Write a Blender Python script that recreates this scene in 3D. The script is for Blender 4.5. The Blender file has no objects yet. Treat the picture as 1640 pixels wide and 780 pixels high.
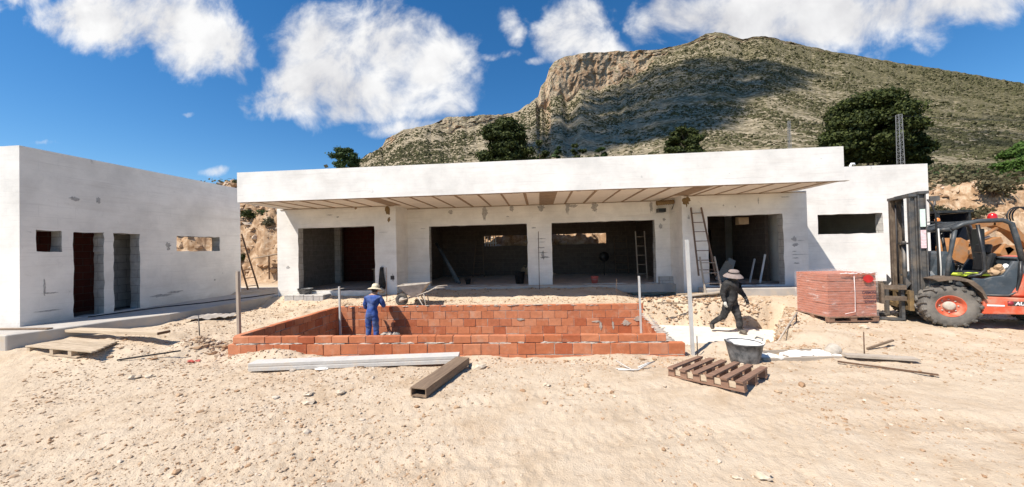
import bpy, bmesh, math, random
import numpy as np
from mathutils import Vector, Matrix, Euler, Quaternion, noise as mnoise

random.seed(7)
rng = np.random.default_rng(7)
scene = bpy.context.scene
col = scene.collection
PI = math.pi

# ------------------------------------------------------------------ camera
CAM_F, CAM_PITCH, CAM_ROLL, CAM_YAW, CZ = 550.2, 0.01387, -0.02359, 0.07808, 1.9


def cam_rows():
    c, s = math.cos(CAM_YAW), math.sin(CAM_YAW)
    M = np.array([[c, s, 0], [-s, c, 0], [0, 0, 1]])
    c, s = math.cos(CAM_PITCH), math.sin(CAM_PITCH)
    P = np.array([[1, 0, 0], [0, c, s], [0, -s, c]])
    c, s = math.cos(CAM_ROLL), math.sin(CAM_ROLL)
    R = np.array([[c, 0, s], [0, 1, 0], [-s, 0, c]])
    return R @ P @ M


A = cam_rows()
cd = bpy.data.cameras.new('camera')
cd.sensor_width = 36
cd.lens = CAM_F / 1640 * 36
cd.clip_start = 0.05
cd.clip_end = 6000
cam = bpy.data.objects.new('camera', cd)
col.objects.link(cam)
mw = Matrix.Identity(4)
for i in range(3):
    mw[i][0], mw[i][1], mw[i][2] = A[0][i], A[2][i], -A[1][i]
mw[2][3] = CZ
cam.matrix_world = mw
scene.camera = cam


# ------------------------------------------------------------------ numpy noise
def _hash(ix, iy, seed):
    h = (ix.astype(np.int64) * 374761393 + iy.astype(np.int64) * 668265263 + seed * 982451653) & 0xFFFFFFFF
    h = ((h ^ (h >> 13)) * 1274126177) & 0xFFFFFFFF
    h = (h ^ (h >> 16)) & 0xFFFFFFFF
    return h / 4294967295.0


def vnoise(x, y, seed=0):
    ix, iy = np.floor(x), np.floor(y)
    fx, fy = x - ix, y - iy
    fx = fx * fx * fx * (fx * (fx * 6 - 15) + 10)
    fy = fy * fy * fy * (fy * (fy * 6 - 15) + 10)
    a, b = _hash(ix, iy, seed), _hash(ix + 1, iy, seed)
    c, d = _hash(ix, iy + 1, seed), _hash(ix + 1, iy + 1, seed)
    return (a + (b - a) * fx) * (1 - fy) + (c + (d - c) * fx) * fy - 0.5


def fbm(x, y, oct=4, seed=0, gain=0.5):
    s, a, t = 0, 1.0, 0
    for k in range(oct):
        s = s + a * vnoise(x * 2 ** k + 17.3 * k, y * 2 ** k - 9.1 * k, seed + k)
        t += a
        a *= gain
    return s / t * 2


def sst(a, b, x):
    t = np.clip((x - a) / (b - a), 0, 1)
    return t * t * (3 - 2 * t)


# ------------------------------------------------------------------ object helpers
def tag(o, label=None, cat=None, group=None, kind=None):
    if label: o['label'] = label
    if cat: o['category'] = cat
    if group: o['group'] = group
    if kind: o['kind'] = kind
    return o


def thing(name, label, cat, loc=(0, 0, 0), rz=0.0, group=None, rot=None):
    o = bpy.data.objects.new(name, None)
    o.empty_display_size = 0.1
    col.objects.link(o)
    o.location = loc
    o.rotation_euler = rot if rot else (0, 0, rz)
    return tag(o, label, cat, group)


def local_matrix(o):
    m = Matrix.Translation(o.location) @ o.rotation_euler.to_matrix().to_4x4()
    return local_matrix(o.parent) @ m if o.parent else m


def copy_tree(o, parent=None):
    c = o.copy()
    col.objects.link(c)
    c.parent = parent
    for ch in list(o.children):
        copy_tree(ch, c)
    return c


class MB:
    def __init__(self):
        self.v, self.f, self.mi, self.sm = [], [], [], []

    def add(self, vs, fs, mi=0, smooth=False):
        n = len(self.v)
        self.v.extend([tuple(p) for p in vs])
        for f in fs:
            self.f.append(tuple(i + n for i in f))
            self.mi.append(mi)
            self.sm.append(smooth)
        return self

    def box(self, x0, x1, y0, y1, z0, z1, mi=0, M=None, jit=0.0):
        vs = [Vector((x, y, z)) for z in (z0, z1) for y in (y0, y1) for x in (x0, x1)]
        if jit:
            vs = [v + Vector([random.uniform(-jit, jit) for _ in range(3)]) for v in vs]
        if M is not None:
            vs = [M @ v for v in vs]
        return self.add(vs, [(0, 2, 3, 1), (4, 5, 7, 6), (0, 1, 5, 4), (2, 6, 7, 3), (0, 4, 6, 2), (1, 3, 7, 5)], mi)

    def bar(self, a, b, w, h, up=(0, 0, 1), mi=0):
        """rectangular bar from a to b; w across, h along up"""
        a, b = Vector(a), Vector(b)
        d = (b - a).normalized()
        up = Vector(up)
        if abs(d.dot(up)) > 0.98: up = Vector((0, 1, 0)) if abs(d.y) < 0.9 else Vector((1, 0, 0))
        s = d.cross(up).normalized()
        u = s.cross(d).normalized()
        vs = [p + s * sx * w / 2 + u * su * h / 2 for p in (a, b) for sx, su in ((-1, -1), (1, -1), (1, 1), (-1, 1))]
        return self.add(vs, [(3, 2, 1, 0), (4, 5, 6, 7), (0, 1, 5, 4), (1, 2, 6, 5), (2, 3, 7, 6), (3, 0, 4, 7)], mi)

    def tube(self, pts, r, n=8, mi=0, cap=True, smooth=True):
        pts = [Vector(p) for p in pts]
        rs = r if isinstance(r, (list, tuple)) else [r] * len(pts)
        rings, prev = [], None
        for i, p in enumerate(pts):
            d = (pts[min(i + 1, len(pts) - 1)] - pts[max(i - 1, 0)])
            if d.length < 1e-9: d = Vector((0, 0, 1))
            d.normalize()
            if prev is None:
                s = d.cross(Vector((0, 0, 1)))
                if s.length < 0.05: s = d.cross(Vector((0, 1, 0)))
            else:
                s = prev - d * prev.dot(d)
            s.normalize()
            prev = s
            u = s.cross(d)
            rings.append([p + (s * math.cos(2 * PI * k / n) + u * math.sin(2 * PI * k / n)) * rs[i] for k in range(n)])
        vs = [v for r_ in rings for v in r_]
        fs = []
        for i in range(len(rings) - 1):
            for k in range(n):
                a, b = i * n + k, i * n + (k + 1) % n
                fs.append((a, a + n, b + n, b))
        self.add(vs, fs, mi, smooth)
        if cap:
            m = len(self.v) - len(vs)
            self.f.append(tuple(m + k for k in range(n))); self.mi.append(mi); self.sm.append(False)
            e = m + (len(rings) - 1) * n
            self.f.append(tuple(e + k for k in reversed(range(n)))); self.mi.append(mi); self.sm.append(False)
        return self

    def lathe(self, prof, n=20, M=None, mi=0, smooth=True, cap0=False, cap1=False, ecc=1.0):
        vs, fs = [], []
        for r, z in prof:
            for k in range(n):
                a = 2 * PI * k / n
                vs.append(Vector((r * math.cos(a), r * math.sin(a) * ecc, z)))
        for i in range(len(prof) - 1):
            for k in range(n):
                a, b = i * n + k, i * n + (k + 1) % n
                fs.append((a, b, b + n, a + n))
        if cap0: fs.append(tuple(reversed(range(n))))
        if cap1: fs.append(tuple((len(prof) - 1) * n + k for k in range(n)))
        if M is not None: vs = [M @ v for v in vs]
        return self.add(vs, fs, mi, smooth)

    def prism(self, poly, a0, a1, axis='y', mi=0, M=None):
        """poly: list of 2D points; extruded along axis between a0 and a1"""
        n = len(poly)
        def P(p, a):
            return Vector((p[0], a, p[1])) if axis == 'y' else (Vector((a, p[0], p[1])) if axis == 'x' else Vector((p[0], p[1], a)))
        vs = [P(p, a0) for p in poly] + [P(p, a1) for p in poly]
        if M is not None: vs = [M @ v for v in vs]
        fs = [tuple(range(n)), tuple(reversed(range(n, 2 * n)))]
        fs += [(i, (i + 1) % n + 0, (i + 1) % n + n, i + n)[::-1] for i in range(n)]
        return self.add(vs, fs, mi)

    def blob(self, c, r, seed=0, sub=1, amp=0.25, mi=0, smooth=False, flat=1.0):
        bm = bmesh.new()
        bmesh.ops.create_icosphere(bm, subdivisions=sub, radius=1)
        R = r if isinstance(r, (tuple, list)) else (r, r, r)
        vs = []
        for v in bm.verts:
            n_ = mnoise.noise(v.co * 1.7 + Vector((seed * 3.1, seed * 1.7, seed)))
            k = 1 + amp * n_ * 2
            vs.append(Vector((c[0] + v.co.x * R[0] * k, c[1] + v.co.y * R[1] * k, c[2] + v.co.z * R[2] * k * flat)))
        fs = [tuple(v.index for v in f.verts) for f in bm.faces]
        bm.free()
        return self.add(vs, fs, mi, smooth)

    def build(self, name, mats, parent=None, world=False, fix=True, bevel=0.0):
        me = bpy.data.meshes.new(name)
        vs = self.v
        if world and parent is not None:
            inv = local_matrix(parent).inverted()
            vs = [tuple(inv @ Vector(p)) for p in vs]
        me.from_pydata([tuple(p) for p in vs], [], self.f)
        if not isinstance(mats, (list, tuple)): mats = [mats]
        for m in mats: me.materials.append(m)
        me.polygons.foreach_set('material_index', self.mi)
        me.polygons.foreach_set('use_smooth', self.sm)
        if fix or bevel:
            bm = bmesh.new(); bm.from_mesh(me)
            if fix: bmesh.ops.recalc_face_normals(bm, faces=bm.faces)
            if bevel:
                es = [e for e in bm.edges if len(e.link_faces) == 2 and e.calc_face_angle(0) > 0.6]
                bmesh.ops.bevel(bm, geom=es, offset=bevel, segments=1, affect='EDGES', clamp_overlap=True)
            bm.to_mesh(me); bm.free()
        me.update()
        o = bpy.data.objects.new(name, me)
        col.objects.link(o)
        if parent is not None: o.parent = parent
        return o


def np_mesh(name, V, F, mat, parent=None, smooth=False):
    """V (n,3) array, F (m,k) int array"""
    me = bpy.data.meshes.new(name)
    V = np.asarray(V, np.float32); F = np.asarray(F, np.int32)
    m, k = F.shape
    me.vertices.add(len(V)); me.vertices.foreach_set('co', V.ravel())
    me.loops.add(m * k); me.loops.foreach_set('vertex_index', F.ravel())
    me.polygons.add(m); me.polygons.foreach_set('loop_start', np.arange(m, dtype=np.int32) * k)
    me.polygons.foreach_set('loop_total', np.full(m, k, np.int32))
    me.polygons.foreach_set('use_smooth', np.full(m, smooth, bool))
    me.update(calc_edges=True); me.validate()
    for mm in (mat if isinstance(mat, (list, tuple)) else [mat]): me.materials.append(mm)
    o = bpy.data.objects.new(name, me); col.objects.link(o)
    if parent is not None: o.parent = parent
    return o


def mesh_only(mb, name, mats):
    o = mb.build(name, mats)
    return o


# ------------------------------------------------------------------ material helpers
class NT:
    def __init__(self, name):
        self.m = bpy.data.materials.new(name)
        self.m.use_nodes = True
        self.t = self.m.node_tree
        self.b = self.t.nodes['Principled BSDF']
        self.out = self.t.nodes['Material Output']
        self.co = None

    def n(self, typ, **kw):
        nd = self.t.nodes.new(typ)
        for k, v in kw.items():
            if k.startswith('i_'):
                key = k[2:]
                key = int(key) if key.isdigit() else key.replace('_', ' ')
                if hasattr(v, 'is_linked') or isinstance(v, bpy.types.NodeSocket): self.t.links.new(v, nd.inputs[key])
                else: nd.inputs[key].default_value = v
            else: setattr(nd, k, v)
        return nd

    def L(self, a, b): self.t.links.new(a, b)

    def coord(self, kind='Object'):
        return self.n('ShaderNodeTexCoord').outputs[kind]

    def noise(self, vec, scale, detail=4, rough=0.55, dist=0.0):
        nd = self.n('ShaderNodeTexNoise', i_Scale=scale, i_Detail=detail, i_Roughness=rough, i_Distortion=dist)
        self.L(vec, nd.inputs['Vector'])
        return nd.outputs['Fac']

    def ramp(self, fac, stops, interp='LINEAR'):
        r = self.n('ShaderNodeValToRGB')
        r.color_ramp.interpolation = interp
        e = r.color_ramp.elements
        while len(e) < len(stops): e.new(0.5)
        for i, (p, c) in enumerate(stops):
            e[i].position = p
            e[i].color = (c, c, c, 1) if isinstance(c, (int, float)) else (*c[:3], 1)
        self.L(fac, r.inputs['Fac'])
        return r.outputs['Color']

    def mix(self, fac, a, b, mode='MIX'):
        nd = self.n('ShaderNodeMix', data_type='RGBA', blend_type=mode)
        for sock, v in ((nd.inputs['Factor'], fac), (nd.inputs[6], a), (nd.inputs[7], b)):
            if isinstance(v, bpy.types.NodeSocket): self.L(v, sock)
            elif isinstance(v, (int, float)) and sock.type != 'RGBA': sock.default_value = v
            elif isinstance(v, (int, float)): sock.default_value = (v, v, v, 1)
            else: sock.default_value = (*v[:3], 1)
        return nd.outputs[2]

    def math(self, op, a, b=0.0, c=None):
        nd = self.n('ShaderNodeMath', operation=op)
        for i, v in enumerate((a, b) if c is None else (a, b, c)):
            if isinstance(v, bpy.types.NodeSocket): self.L(v, nd.inputs[i])
            else: nd.inputs[i].default_value = v
        return nd.outputs[0]

    def bump(self, h, strength=0.4, dist=0.02):
        nd = self.n('ShaderNodeBump', i_Strength=strength, i_Distance=dist)
        self.L(h, nd.inputs['Height'])
        self.L(nd.outputs['Normal'], self.b.inputs['Normal'])

    def fin(self, color=None, rough=0.8, metal=0.0, spec=None):
        if color is not None:
            if isinstance(color, bpy.types.NodeSocket): self.L(color, self.b.inputs['Base Color'])
            else: self.b.inputs['Base Color'].default_value = (*color[:3], 1)
        if isinstance(rough, bpy.types.NodeSocket): self.L(rough, self.b.inputs['Roughness'])
        else: self.b.inputs['Roughness'].default_value = rough
        self.b.inputs['Metallic'].default_value = metal
        if spec is not None: self.b.inputs['Specular IOR Level'].default_value = spec
        return self.m


def simple(name, c, rough=0.7, var=0.25, scale=9.0, metal=0.0, dust=None, bump=0.0, spec=None, dscale=5.0, dlo=0.5, dhi=0.75):
    """base colour with noise variation and optional dust / wear colour"""
    t = NT(name)
    v = t.coord()
    n1 = t.noise(v, scale, 5)
    lo = tuple(x * (1 - var) for x in c); hi = tuple(min(1, x * (1 + var)) for x in c)
    cc = t.ramp(n1, [(0.3, lo), (0.7, hi)])
    if dust:
        n2 = t.noise(v, dscale, 6, 0.65)
        cc = t.mix(t.ramp(n2, [(dlo, 0.0), (dhi, 1.0)]), cc, dust)
    if bump: t.bump(t.noise(v, scale * 4, 5), bump, 0.01)
    return t.fin(cc, rough, metal, spec)


def wood(name, c1, c2, scale=6.0, axis=0):
    t = NT(name)
    v = t.coord()
    mp = t.n('ShaderNodeMapping')
    s = [scale * 5] * 3; s[axis] = scale * 0.5
    mp.inputs['Scale'].default_value = s
    t.L(v, mp.inputs['Vector'])
    g = t.noise(mp.outputs['Vector'], 1.0, 5, 0.6, 0.6)
    isl = t.n('ShaderNodeNewGeometry').outputs['Random Per Island']
    cc = t.ramp(g, [(0.3, c1), (0.72, c2)])
    cc = t.mix(1.0, cc, t.ramp(isl, [(0, 0.72), (1, 1.15)]), 'MULTIPLY')
    t.bump(g, 0.3, 0.004)
    return t.fin(cc, 0.75)
# ------------------------------------------------------------------ light and sky
SUN = Vector((1.0, 0.85, -1.75)).normalized()          # direction the light travels
sl = bpy.data.lights.new('sun', 'SUN')
sl.energy = 4.5
sl.angle = math.radians(0.53)
sl.color = (1.0, 0.93, 0.83)
so = bpy.data.objects.new('sun', sl)
so.rotation_euler = SUN.to_track_quat('-Z', 'Y').to_euler()
so.location = (-20, -15, 40)
col.objects.link(so)

w = bpy.data.worlds.new('World')
scene.world = w
w.use_nodes = True
wt = w.node_tree
wt.nodes.clear()


def wn(typ, **kw):
    nd = wt.nodes.new(typ)
    for k, v in kw.items(): setattr(nd, k, v)
    return nd


def wl(a, b): wt.links.new(a, b)


def wmath(op, a, b=0.0, c=None, clamp=False):
    nd = wn('ShaderNodeMath', operation=op, use_clamp=clamp)
    for i, v in enumerate((a, b) if c is None else (a, b, c)):
        if isinstance(v, bpy.types.NodeSocket): wl(v, nd.inputs[i])
        else: nd.inputs[i].default_value = v
    return nd.outputs[0]


sky = wn('ShaderNodeTexSky', sky_type='NISHITA')
sky.sun_disc = False
sky.sun_elevation = math.asin(-SUN.z)
sky.sun_rotation = math.atan2(-SUN.x, -SUN.y)
sky.air_density = 1.0
sky.dust_density = 0.15
sky.ozone_density = 3.0
sky.altitude = 400
hs = wn('ShaderNodeHueSaturation')
hs.inputs['Saturation'].default_value = 1.32
wl(sky.outputs[0], hs.inputs['Color'])
skyc = hs.outputs[0]
tc = wn('ShaderNodeTexCoord')
sx = wn('ShaderNodeSeparateXYZ')
wl(tc.outputs['Generated'], sx.inputs[0])
yy = wmath('MAXIMUM', sx.outputs['Y'], 0.05)
uu = wmath('DIVIDE', sx.outputs['X'], yy)
vv = wmath('DIVIDE', sx.outputs['Z'], yy)
cv = wn('ShaderNodeCombineXYZ')
wl(uu, cv.inputs[0]); wl(vv, cv.inputs[1])
P0 = cv.outputs[0]
wz = wn('ShaderNodeTexNoise'); wz.inputs['Scale'].default_value = 5.0; wz.inputs['Detail'].default_value = 8
wl(P0, wz.inputs['Vector'])
wsub = wn('ShaderNodeVectorMath', operation='SUBTRACT'); wl(wz.outputs['Color'], wsub.inputs[0]); wsub.inputs[1].default_value = (0.5, 0.5, 0.5)
wsc = wn('ShaderNodeVectorMath', operation='SCALE'); wl(wsub.outputs[0], wsc.inputs[0]); wsc.inputs['Scale'].default_value = 0.16
wad = wn('ShaderNodeVectorMath', operation='ADD'); wl(P0, wad.inputs[0]); wl(wsc.outputs[0], wad.inputs[1])
PW = wad.outputs[0]
CLOUDS = [(-1.472, 0.80, 0.168, 0.082), (-1.249, 0.776, 0.259, 0.112), (-1.055, 0.691, 0.169, 0.11), (-0.949, 0.664, 0.094, 0.09),
          (-0.909, 0.566, 0.03, 0.03), (-0.641, 0.661, 0.139, 0.106), (-0.483, 0.612, 0.212, 0.134), (-0.563, 0.521, 0.253, 0.105),
          (-0.329, 0.544, 0.151, 0.122), (-0.233, 0.566, 0.07, 0.065), (-0.745, 0.455, 0.16, 0.04), (-0.388, 0.454, 0.18, 0.06),
          (-0.827, 0.498, 0.09, 0.024), (-0.371, 0.372, 0.133, 0.034), (0.118, 0.625, 0.106, 0.082), (0.197, 0.583, 0.061, 0.054),
          (0.065, 0.647, 0.045, 0.045), (-0.063, 0.666, 0.034, 0.034), (-0.102, 0.589, 0.042, 0.016), (0.008, 0.55, 0.035, 0.014),
          (0.420, 0.645, 0.110, 0.075), (0.620, 0.635, 0.243, 0.100), (0.860, 0.605, 0.264, 0.085), (1.090, 0.625, 0.235, 0.065),
          (1.23, 0.628, 0.132, 0.042), (0.90, 0.500, 0.06, 0.018), (-1.601, 0.387, 0.03, 0.008), (-1.111, 0.459, 0.018, 0.008),
          (-1.007, 0.272, 0.05, 0.012), (1.148, 0.437, 0.026, 0.007), (0.9, 0.80, 0.5, 0.13), (-1.5, 1.0, 0.6, 0.14), (-2.6, 0.7, 0.4, 0.1), (2.6, 0.8, 0.5, 0.12)]


def cloud_field(P):
    acc = None
    for cx, cy, rx, ry in CLOUDS:
        amp = min(1.25 if cx > 0.35 else 1.0, 0.28 + max(0.0, min(rx, ry * 1.6) - 0.02) * 9)
        ma = wn('ShaderNodeVectorMath', operation='MULTIPLY_ADD')
        wl(P, ma.inputs[0])
        ma.inputs[1].default_value = (1 / (rx * 1.22), 1 / (ry * 1.22), 0)
        ma.inputs[2].default_value = (-cx / (rx * 1.22), -cy / (ry * 1.22), 0)
        dt = wn('ShaderNodeVectorMath', operation='DOT_PRODUCT')
        wl(ma.outputs[0], dt.inputs[0]); wl(ma.outputs[0], dt.inputs[1])
        f_ = wmath('MAXIMUM', wmath('MULTIPLY_ADD', dt.outputs['Value'], -amp, amp), -1.6)
        acc = f_ if acc is None else wmath('SMOOTH_MAX', acc, f_, 0.25)
    return acc


fld = wmath('MAXIMUM', cloud_field(PW), -1.5)
fn = wn('ShaderNodeTexNoise'); fn.inputs['Scale'].default_value = 6.0; fn.inputs['Detail'].default_value = 11; fn.inputs['Roughness'].default_value = 0.60
fn.inputs['Distortion'].default_value = 0.3
wl(P0, fn.inputs['Vector'])
den = wmath('ADD', fld, wmath('MULTIPLY', wmath('SUBTRACT', fn.outputs['Fac'], 0.5), 3.3))
mr = wn('ShaderNodeMapRange', interpolation_type='SMOOTHSTEP')
mr.inputs['From Min'].default_value = -0.12; mr.inputs['From Max'].default_value = 1.05
wl(den, mr.inputs['Value'])
front = wmath('GREATER_THAN', sx.outputs['Y'], 0.05)
alpha = wmath('MULTIPLY', mr.outputs[0], front)
# self shading of the cloud: thick parts away from the lit upper left are greyer
shp = wn('ShaderNodeVectorMath', operation='ADD'); wl(P0, shp.inputs[0]); shp.inputs[1].default_value = (-0.03, 0.05, 0.0)
fn2 = wn('ShaderNodeTexNoise'); fn2.inputs['Scale'].default_value = 7.0; fn2.inputs['Detail'].default_value = 4; fn2.inputs['Roughness'].default_value = 0.5
wl(shp.outputs[0], fn2.inputs['Vector'])
fn3 = wn('ShaderNodeTexNoise'); fn3.inputs['Scale'].default_value = 3.2; fn3.inputs['Detail'].default_value = 3
wl(P0, fn3.inputs['Vector'])
sh = wmath('ADD', wmath('MULTIPLY', wmath('SUBTRACT', fn2.outputs['Fac'], fn.outputs['Fac']), 0.7),
           wmath('ADD', wmath('MULTIPLY', fn3.outputs['Fac'], 0.9), wmath('MULTIPLY', fld, 0.16)))
cr = wn('ShaderNodeValToRGB')
cr.color_ramp.elements[0].position = 0.42; cr.color_ramp.elements[0].color = (1, 1, 1, 1)
cr.color_ramp.elements[1].position = 0.95; cr.color_ramp.elements[1].color = (0.56, 0.56, 0.60, 1)
wl(sh, cr.inputs['Fac'])
bg1 = wn('ShaderNodeBackground'); bg1.inputs['Strength'].default_value = 0.088
wl(skyc, bg1.inputs['Color'])
bg2 = wn('ShaderNodeBackground'); bg2.inputs['Strength'].default_value = 0.60
wl(cr.outputs[0], bg2.inputs['Color'])
ms = wn('ShaderNodeMixShader')
wl(alpha, ms.inputs[0]); wl(bg1.outputs[0], ms.inputs[1]); wl(bg2.outputs[0], ms.inputs[2])
wo = wn('ShaderNodeOutputWorld')
wl(ms.outputs[0], wo.inputs['Surface'])

vs_ = scene.view_settings
scene.display_settings.display_device = 'sRGB'
vs_.view_transform = 'Standard'
vs_.look = 'None'
vs_.exposure = 0.72
vs_.gamma = 1.0
vs_.use_curve_mapping = False
scene.render.engine = 'CYCLES'
scene.cycles.max_bounces = 9
scene.cycles.transparent_max_bounces = 24
scene.cycles.diffuse_bounces = 7
scene.cycles.use_denoising = True
scene.cycles.sample_clamp_indirect = 6.0

# ------------------------------------------------------------------ materials of the setting
def dirt_material():
    t = NT('dirt')
    v = t.n('ShaderNodeNewGeometry').outputs['Position']
    n1 = t.noise(v, 0.32, 5, 0.6)
    n2 = t.noise(v, 1.9, 6, 0.62, 0.4)
    n3 = t.noise(v, 14.0, 5, 0.7)
    n4 = t.noise(v, 60.0, 3, 0.7)
    c = t.ramp(n2, [(0.30, (0.43, 0.320, 0.215)), (0.50, (0.515, 0.407, 0.295)), (0.70, (0.55, 0.452, 0.343))])
    c = t.mix(t.ramp(n1, [(0.42, 0.0), (0.62, 0.75)]), c, (0.55, 0.45, 0.335))
    c = t.mix(t.ramp(n3, [(0.55, 0.0), (0.72, 0.55)]), c, (0.53, 0.44, 0.34))
    c = t.mix(t.ramp(n3, [(0.30, 0.6), (0.42, 0.0)]), c, (0.29, 0.185, 0.11))
    ch = t.n('ShaderNodeTexVoronoi', i_Scale=38.0); t.L(v, ch.inputs['Vector'])
    c = t.mix(t.math('MULTIPLY', t.ramp(ch.outputs['Distance'], [(0.10, 0.55), (0.30, 0.0)]), t.ramp(n2, [(0.42, 0.0), (0.58, 1.0)])), c, (0.56, 0.475, 0.38))
    sp = t.n('ShaderNodeSeparateXYZ'); t.L(v, sp.inputs[0])
    far = t.ramp(t.math('MULTIPLY_ADD', sp.outputs['Y'], 0.1, -1.5), [(0.0, 0.0), (0.25, 1.0)])
    bankc = t.ramp(t.noise(v, 2.6, 7, 0.7, 0.5), [(0.34, (0.20, 0.115, 0.06)), (0.5, (0.36, 0.235, 0.14)), (0.64, (0.50, 0.38, 0.265))])
    c = t.mix(far, c, bankc)
    wild = t.ramp(t.math('MULTIPLY_ADD', sp.outputs['Y'], 0.02, -0.42), [(0.0, 0.0), (0.35, 1.0)])
    wildc = t.ramp(t.noise(v, 0.45, 6, 0.65), [(0.40, (0.075, 0.075, 0.038)), (0.54, (0.17, 0.15, 0.085)), (0.68, (0.36, 0.28, 0.19))])
    c = t.mix(wild, c, wildc)
    h = t.math('ADD', t.math('MULTIPLY', n3, 0.6), t.math('MULTIPLY', n4, 0.4))
    t.bump(h, 0.9, 0.035)
    return t.fin(c, 0.95, spec=0.15)


def white_wall_material(name='white_render', tone=(0.84, 0.81, 0.765), dirt=1.0):
    t = NT(name)
    g = t.n('ShaderNodeNewGeometry')
    v = g.outputs['Position']
    sp = t.n('ShaderNodeSeparateXYZ'); t.L(v, sp.inputs[0])
    uv = t.n('ShaderNodeCombineXYZ')
    t.L(t.math('ADD', sp.outputs['X'], sp.outputs['Y']), uv.inputs[0]); t.L(sp.outputs['Z'], uv.inputs[1])
    br = t.n('ShaderNodeTexBrick')
    br.offset = 0.5
    for k, val in (('Scale', 1.0), ('Mortar Size', 0.006), ('Mortar Smooth', 0.6), ('Brick Width', 0.62), ('Row Height', 0.262), ('Bias', 0.0)):
        br.inputs[k].default_value = val
    wob = t.n('ShaderNodeVectorMath', operation='ADD')
    nz = t.n('ShaderNodeTexNoise', i_Scale=2.0, i_Detail=3.0); t.L(v, nz.inputs['Vector'])
    wsc_ = t.n('ShaderNodeVectorMath', operation='SCALE'); t.L(nz.outputs['Color'], wsc_.inputs[0]); wsc_.inputs['Scale'].default_value = 0.03
    t.L(uv.outputs[0], wob.inputs[0]); t.L(wsc_.outputs[0], wob.inputs[1])
    t.L(wob.outputs[0], br.inputs['Vector'])
    joint = br.outputs['Fac']
    # where the thin coat lets the joints show
    show = t.ramp(t.noise(v, 0.9, 4, 0.6), [(0.47, 0.0), (0.66, 1.0)])
    jm = t.math('MULTIPLY', joint, show)
    n1 = t.noise(v, 1.1, 6, 0.65)
    n2 = t.noise(v, 6.0, 6, 0.7)
    st = t.n('ShaderNodeMapping'); st.inputs['Scale'].default_value = (1.2, 1.2, 26.0); t.L(v, st.inputs['Vector'])
    streak = t.noise(st.outputs['Vector'], 1.0, 5, 0.65)
    lo = tuple(x * 0.80 for x in tone)
    c = t.ramp(n1, [(0.32, lo), (0.62, tone)])
    c = t.mix(t.ramp(streak, [(0.57, 0.0), (0.76, 0.40 * dirt)]), c, (0.50, 0.475, 0.44))
    c = t.mix(t.ramp(n2, [(0.60, 0.0), (0.80, 0.5 * dirt)]), c, (0.55, 0.525, 0.49))
    bm_ = t.n('ShaderNodeMapping'); bm_.inputs['Scale'].default_value = (0.55, 0.55, 4.2); t.L(v, bm_.inputs['Vector'])
    c = t.mix(t.ramp(t.noise(bm_.outputs['Vector'], 1.0, 6, 0.62, 0.4), [(0.53, 0.0), (0.70, 0.36 * dirt)]), c, (0.60, 0.55, 0.50))
    ln_ = t.n('ShaderNodeMapping'); ln_.inputs['Scale'].default_value = (0.35, 0.35, 17.0); t.L(v, ln_.inputs['Vector'])
    c = t.mix(t.ramp(t.noise(ln_.outputs['Vector'], 1.0, 3, 0.5), [(0.66, 0.0), (0.71, 0.3 * dirt), (0.74, 0.0)]), c, (0.45, 0.43, 0.41))
    c = t.mix(t.math('MULTIPLY', jm, 0.22), c, (0.42, 0.40, 0.38))
    # sparse grey cement smudges
    sm = t.noise(v, 2.6, 5, 0.62, 0.8)
    c = t.mix(t.ramp(sm, [(0.69, 0.0), (0.76, 0.6 * dirt)]), c, (0.36, 0.355, 0.35))
    # splashed foot of the wall
    foot = t.math('SUBTRACT', t.math('MULTIPLY', t.noise(v, 2.3, 5, 0.7), 0.55), t.math('MULTIPLY', t.math('SUBTRACT', sp.outputs['Z'], 0.45), 0.9))
    c = t.mix(t.ramp(foot, [(0.12, 0.0), (0.34, 0.5 * dirt)]), c, (0.47, 0.43, 0.37))
    h = t.math('ADD', t.math('MULTIPLY', streak, 0.4), t.math('SUBTRACT', t.math('MULTIPLY', n2, 0.6), t.math('MULTIPLY', joint, 0.5)))
    t.bump(h, 0.35, 0.012)
    return t.fin(c, 0.9, spec=0.2)


def block_material(name, c1, c2, mortar, bw=0.4, bh=0.2, ms=0.012):
    t = NT(name)
    v = t.n('ShaderNodeNewGeometry').outputs['Position']
    sp = t.n('ShaderNodeSeparateXYZ'); t.L(v, sp.inputs[0])
    uv = t.n('ShaderNodeCombineXYZ')
    t.L(t.math('ADD', sp.outputs['X'], sp.outputs['Y']), uv.inputs[0]); t.L(sp.outputs['Z'], uv.inputs[1])
    br = t.n('ShaderNodeTexBrick')
    for k, val in (('Scale', 1.0), ('Mortar Size', ms), ('Mortar Smooth', 0.3), ('Brick Width', bw), ('Row Height', bh), ('Bias', 0.0)):
        br.inputs[k].default_value = val
    br.inputs['Color1'].default_value = (*c1, 1); br.inputs['Color2'].default_value = (*c2, 1); br.inputs['Mortar'].default_value = (*mortar, 1)
    t.L(uv.outputs[0], br.inputs['Vector'])
    n = t.noise(v, 7, 5, 0.65)
    c = t.mix(1.0, br.outputs['Color'], t.ramp(n, [(0.3, 0.75), (0.7, 1.1)]), 'MULTIPLY')
    t.bump(t.math('SUBTRACT', t.math('MULTIPLY', n, 0.3), br.outputs['Fac']), 0.5, 0.01)
    return t.fin(c, 0.9, spec=0.2)


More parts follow.
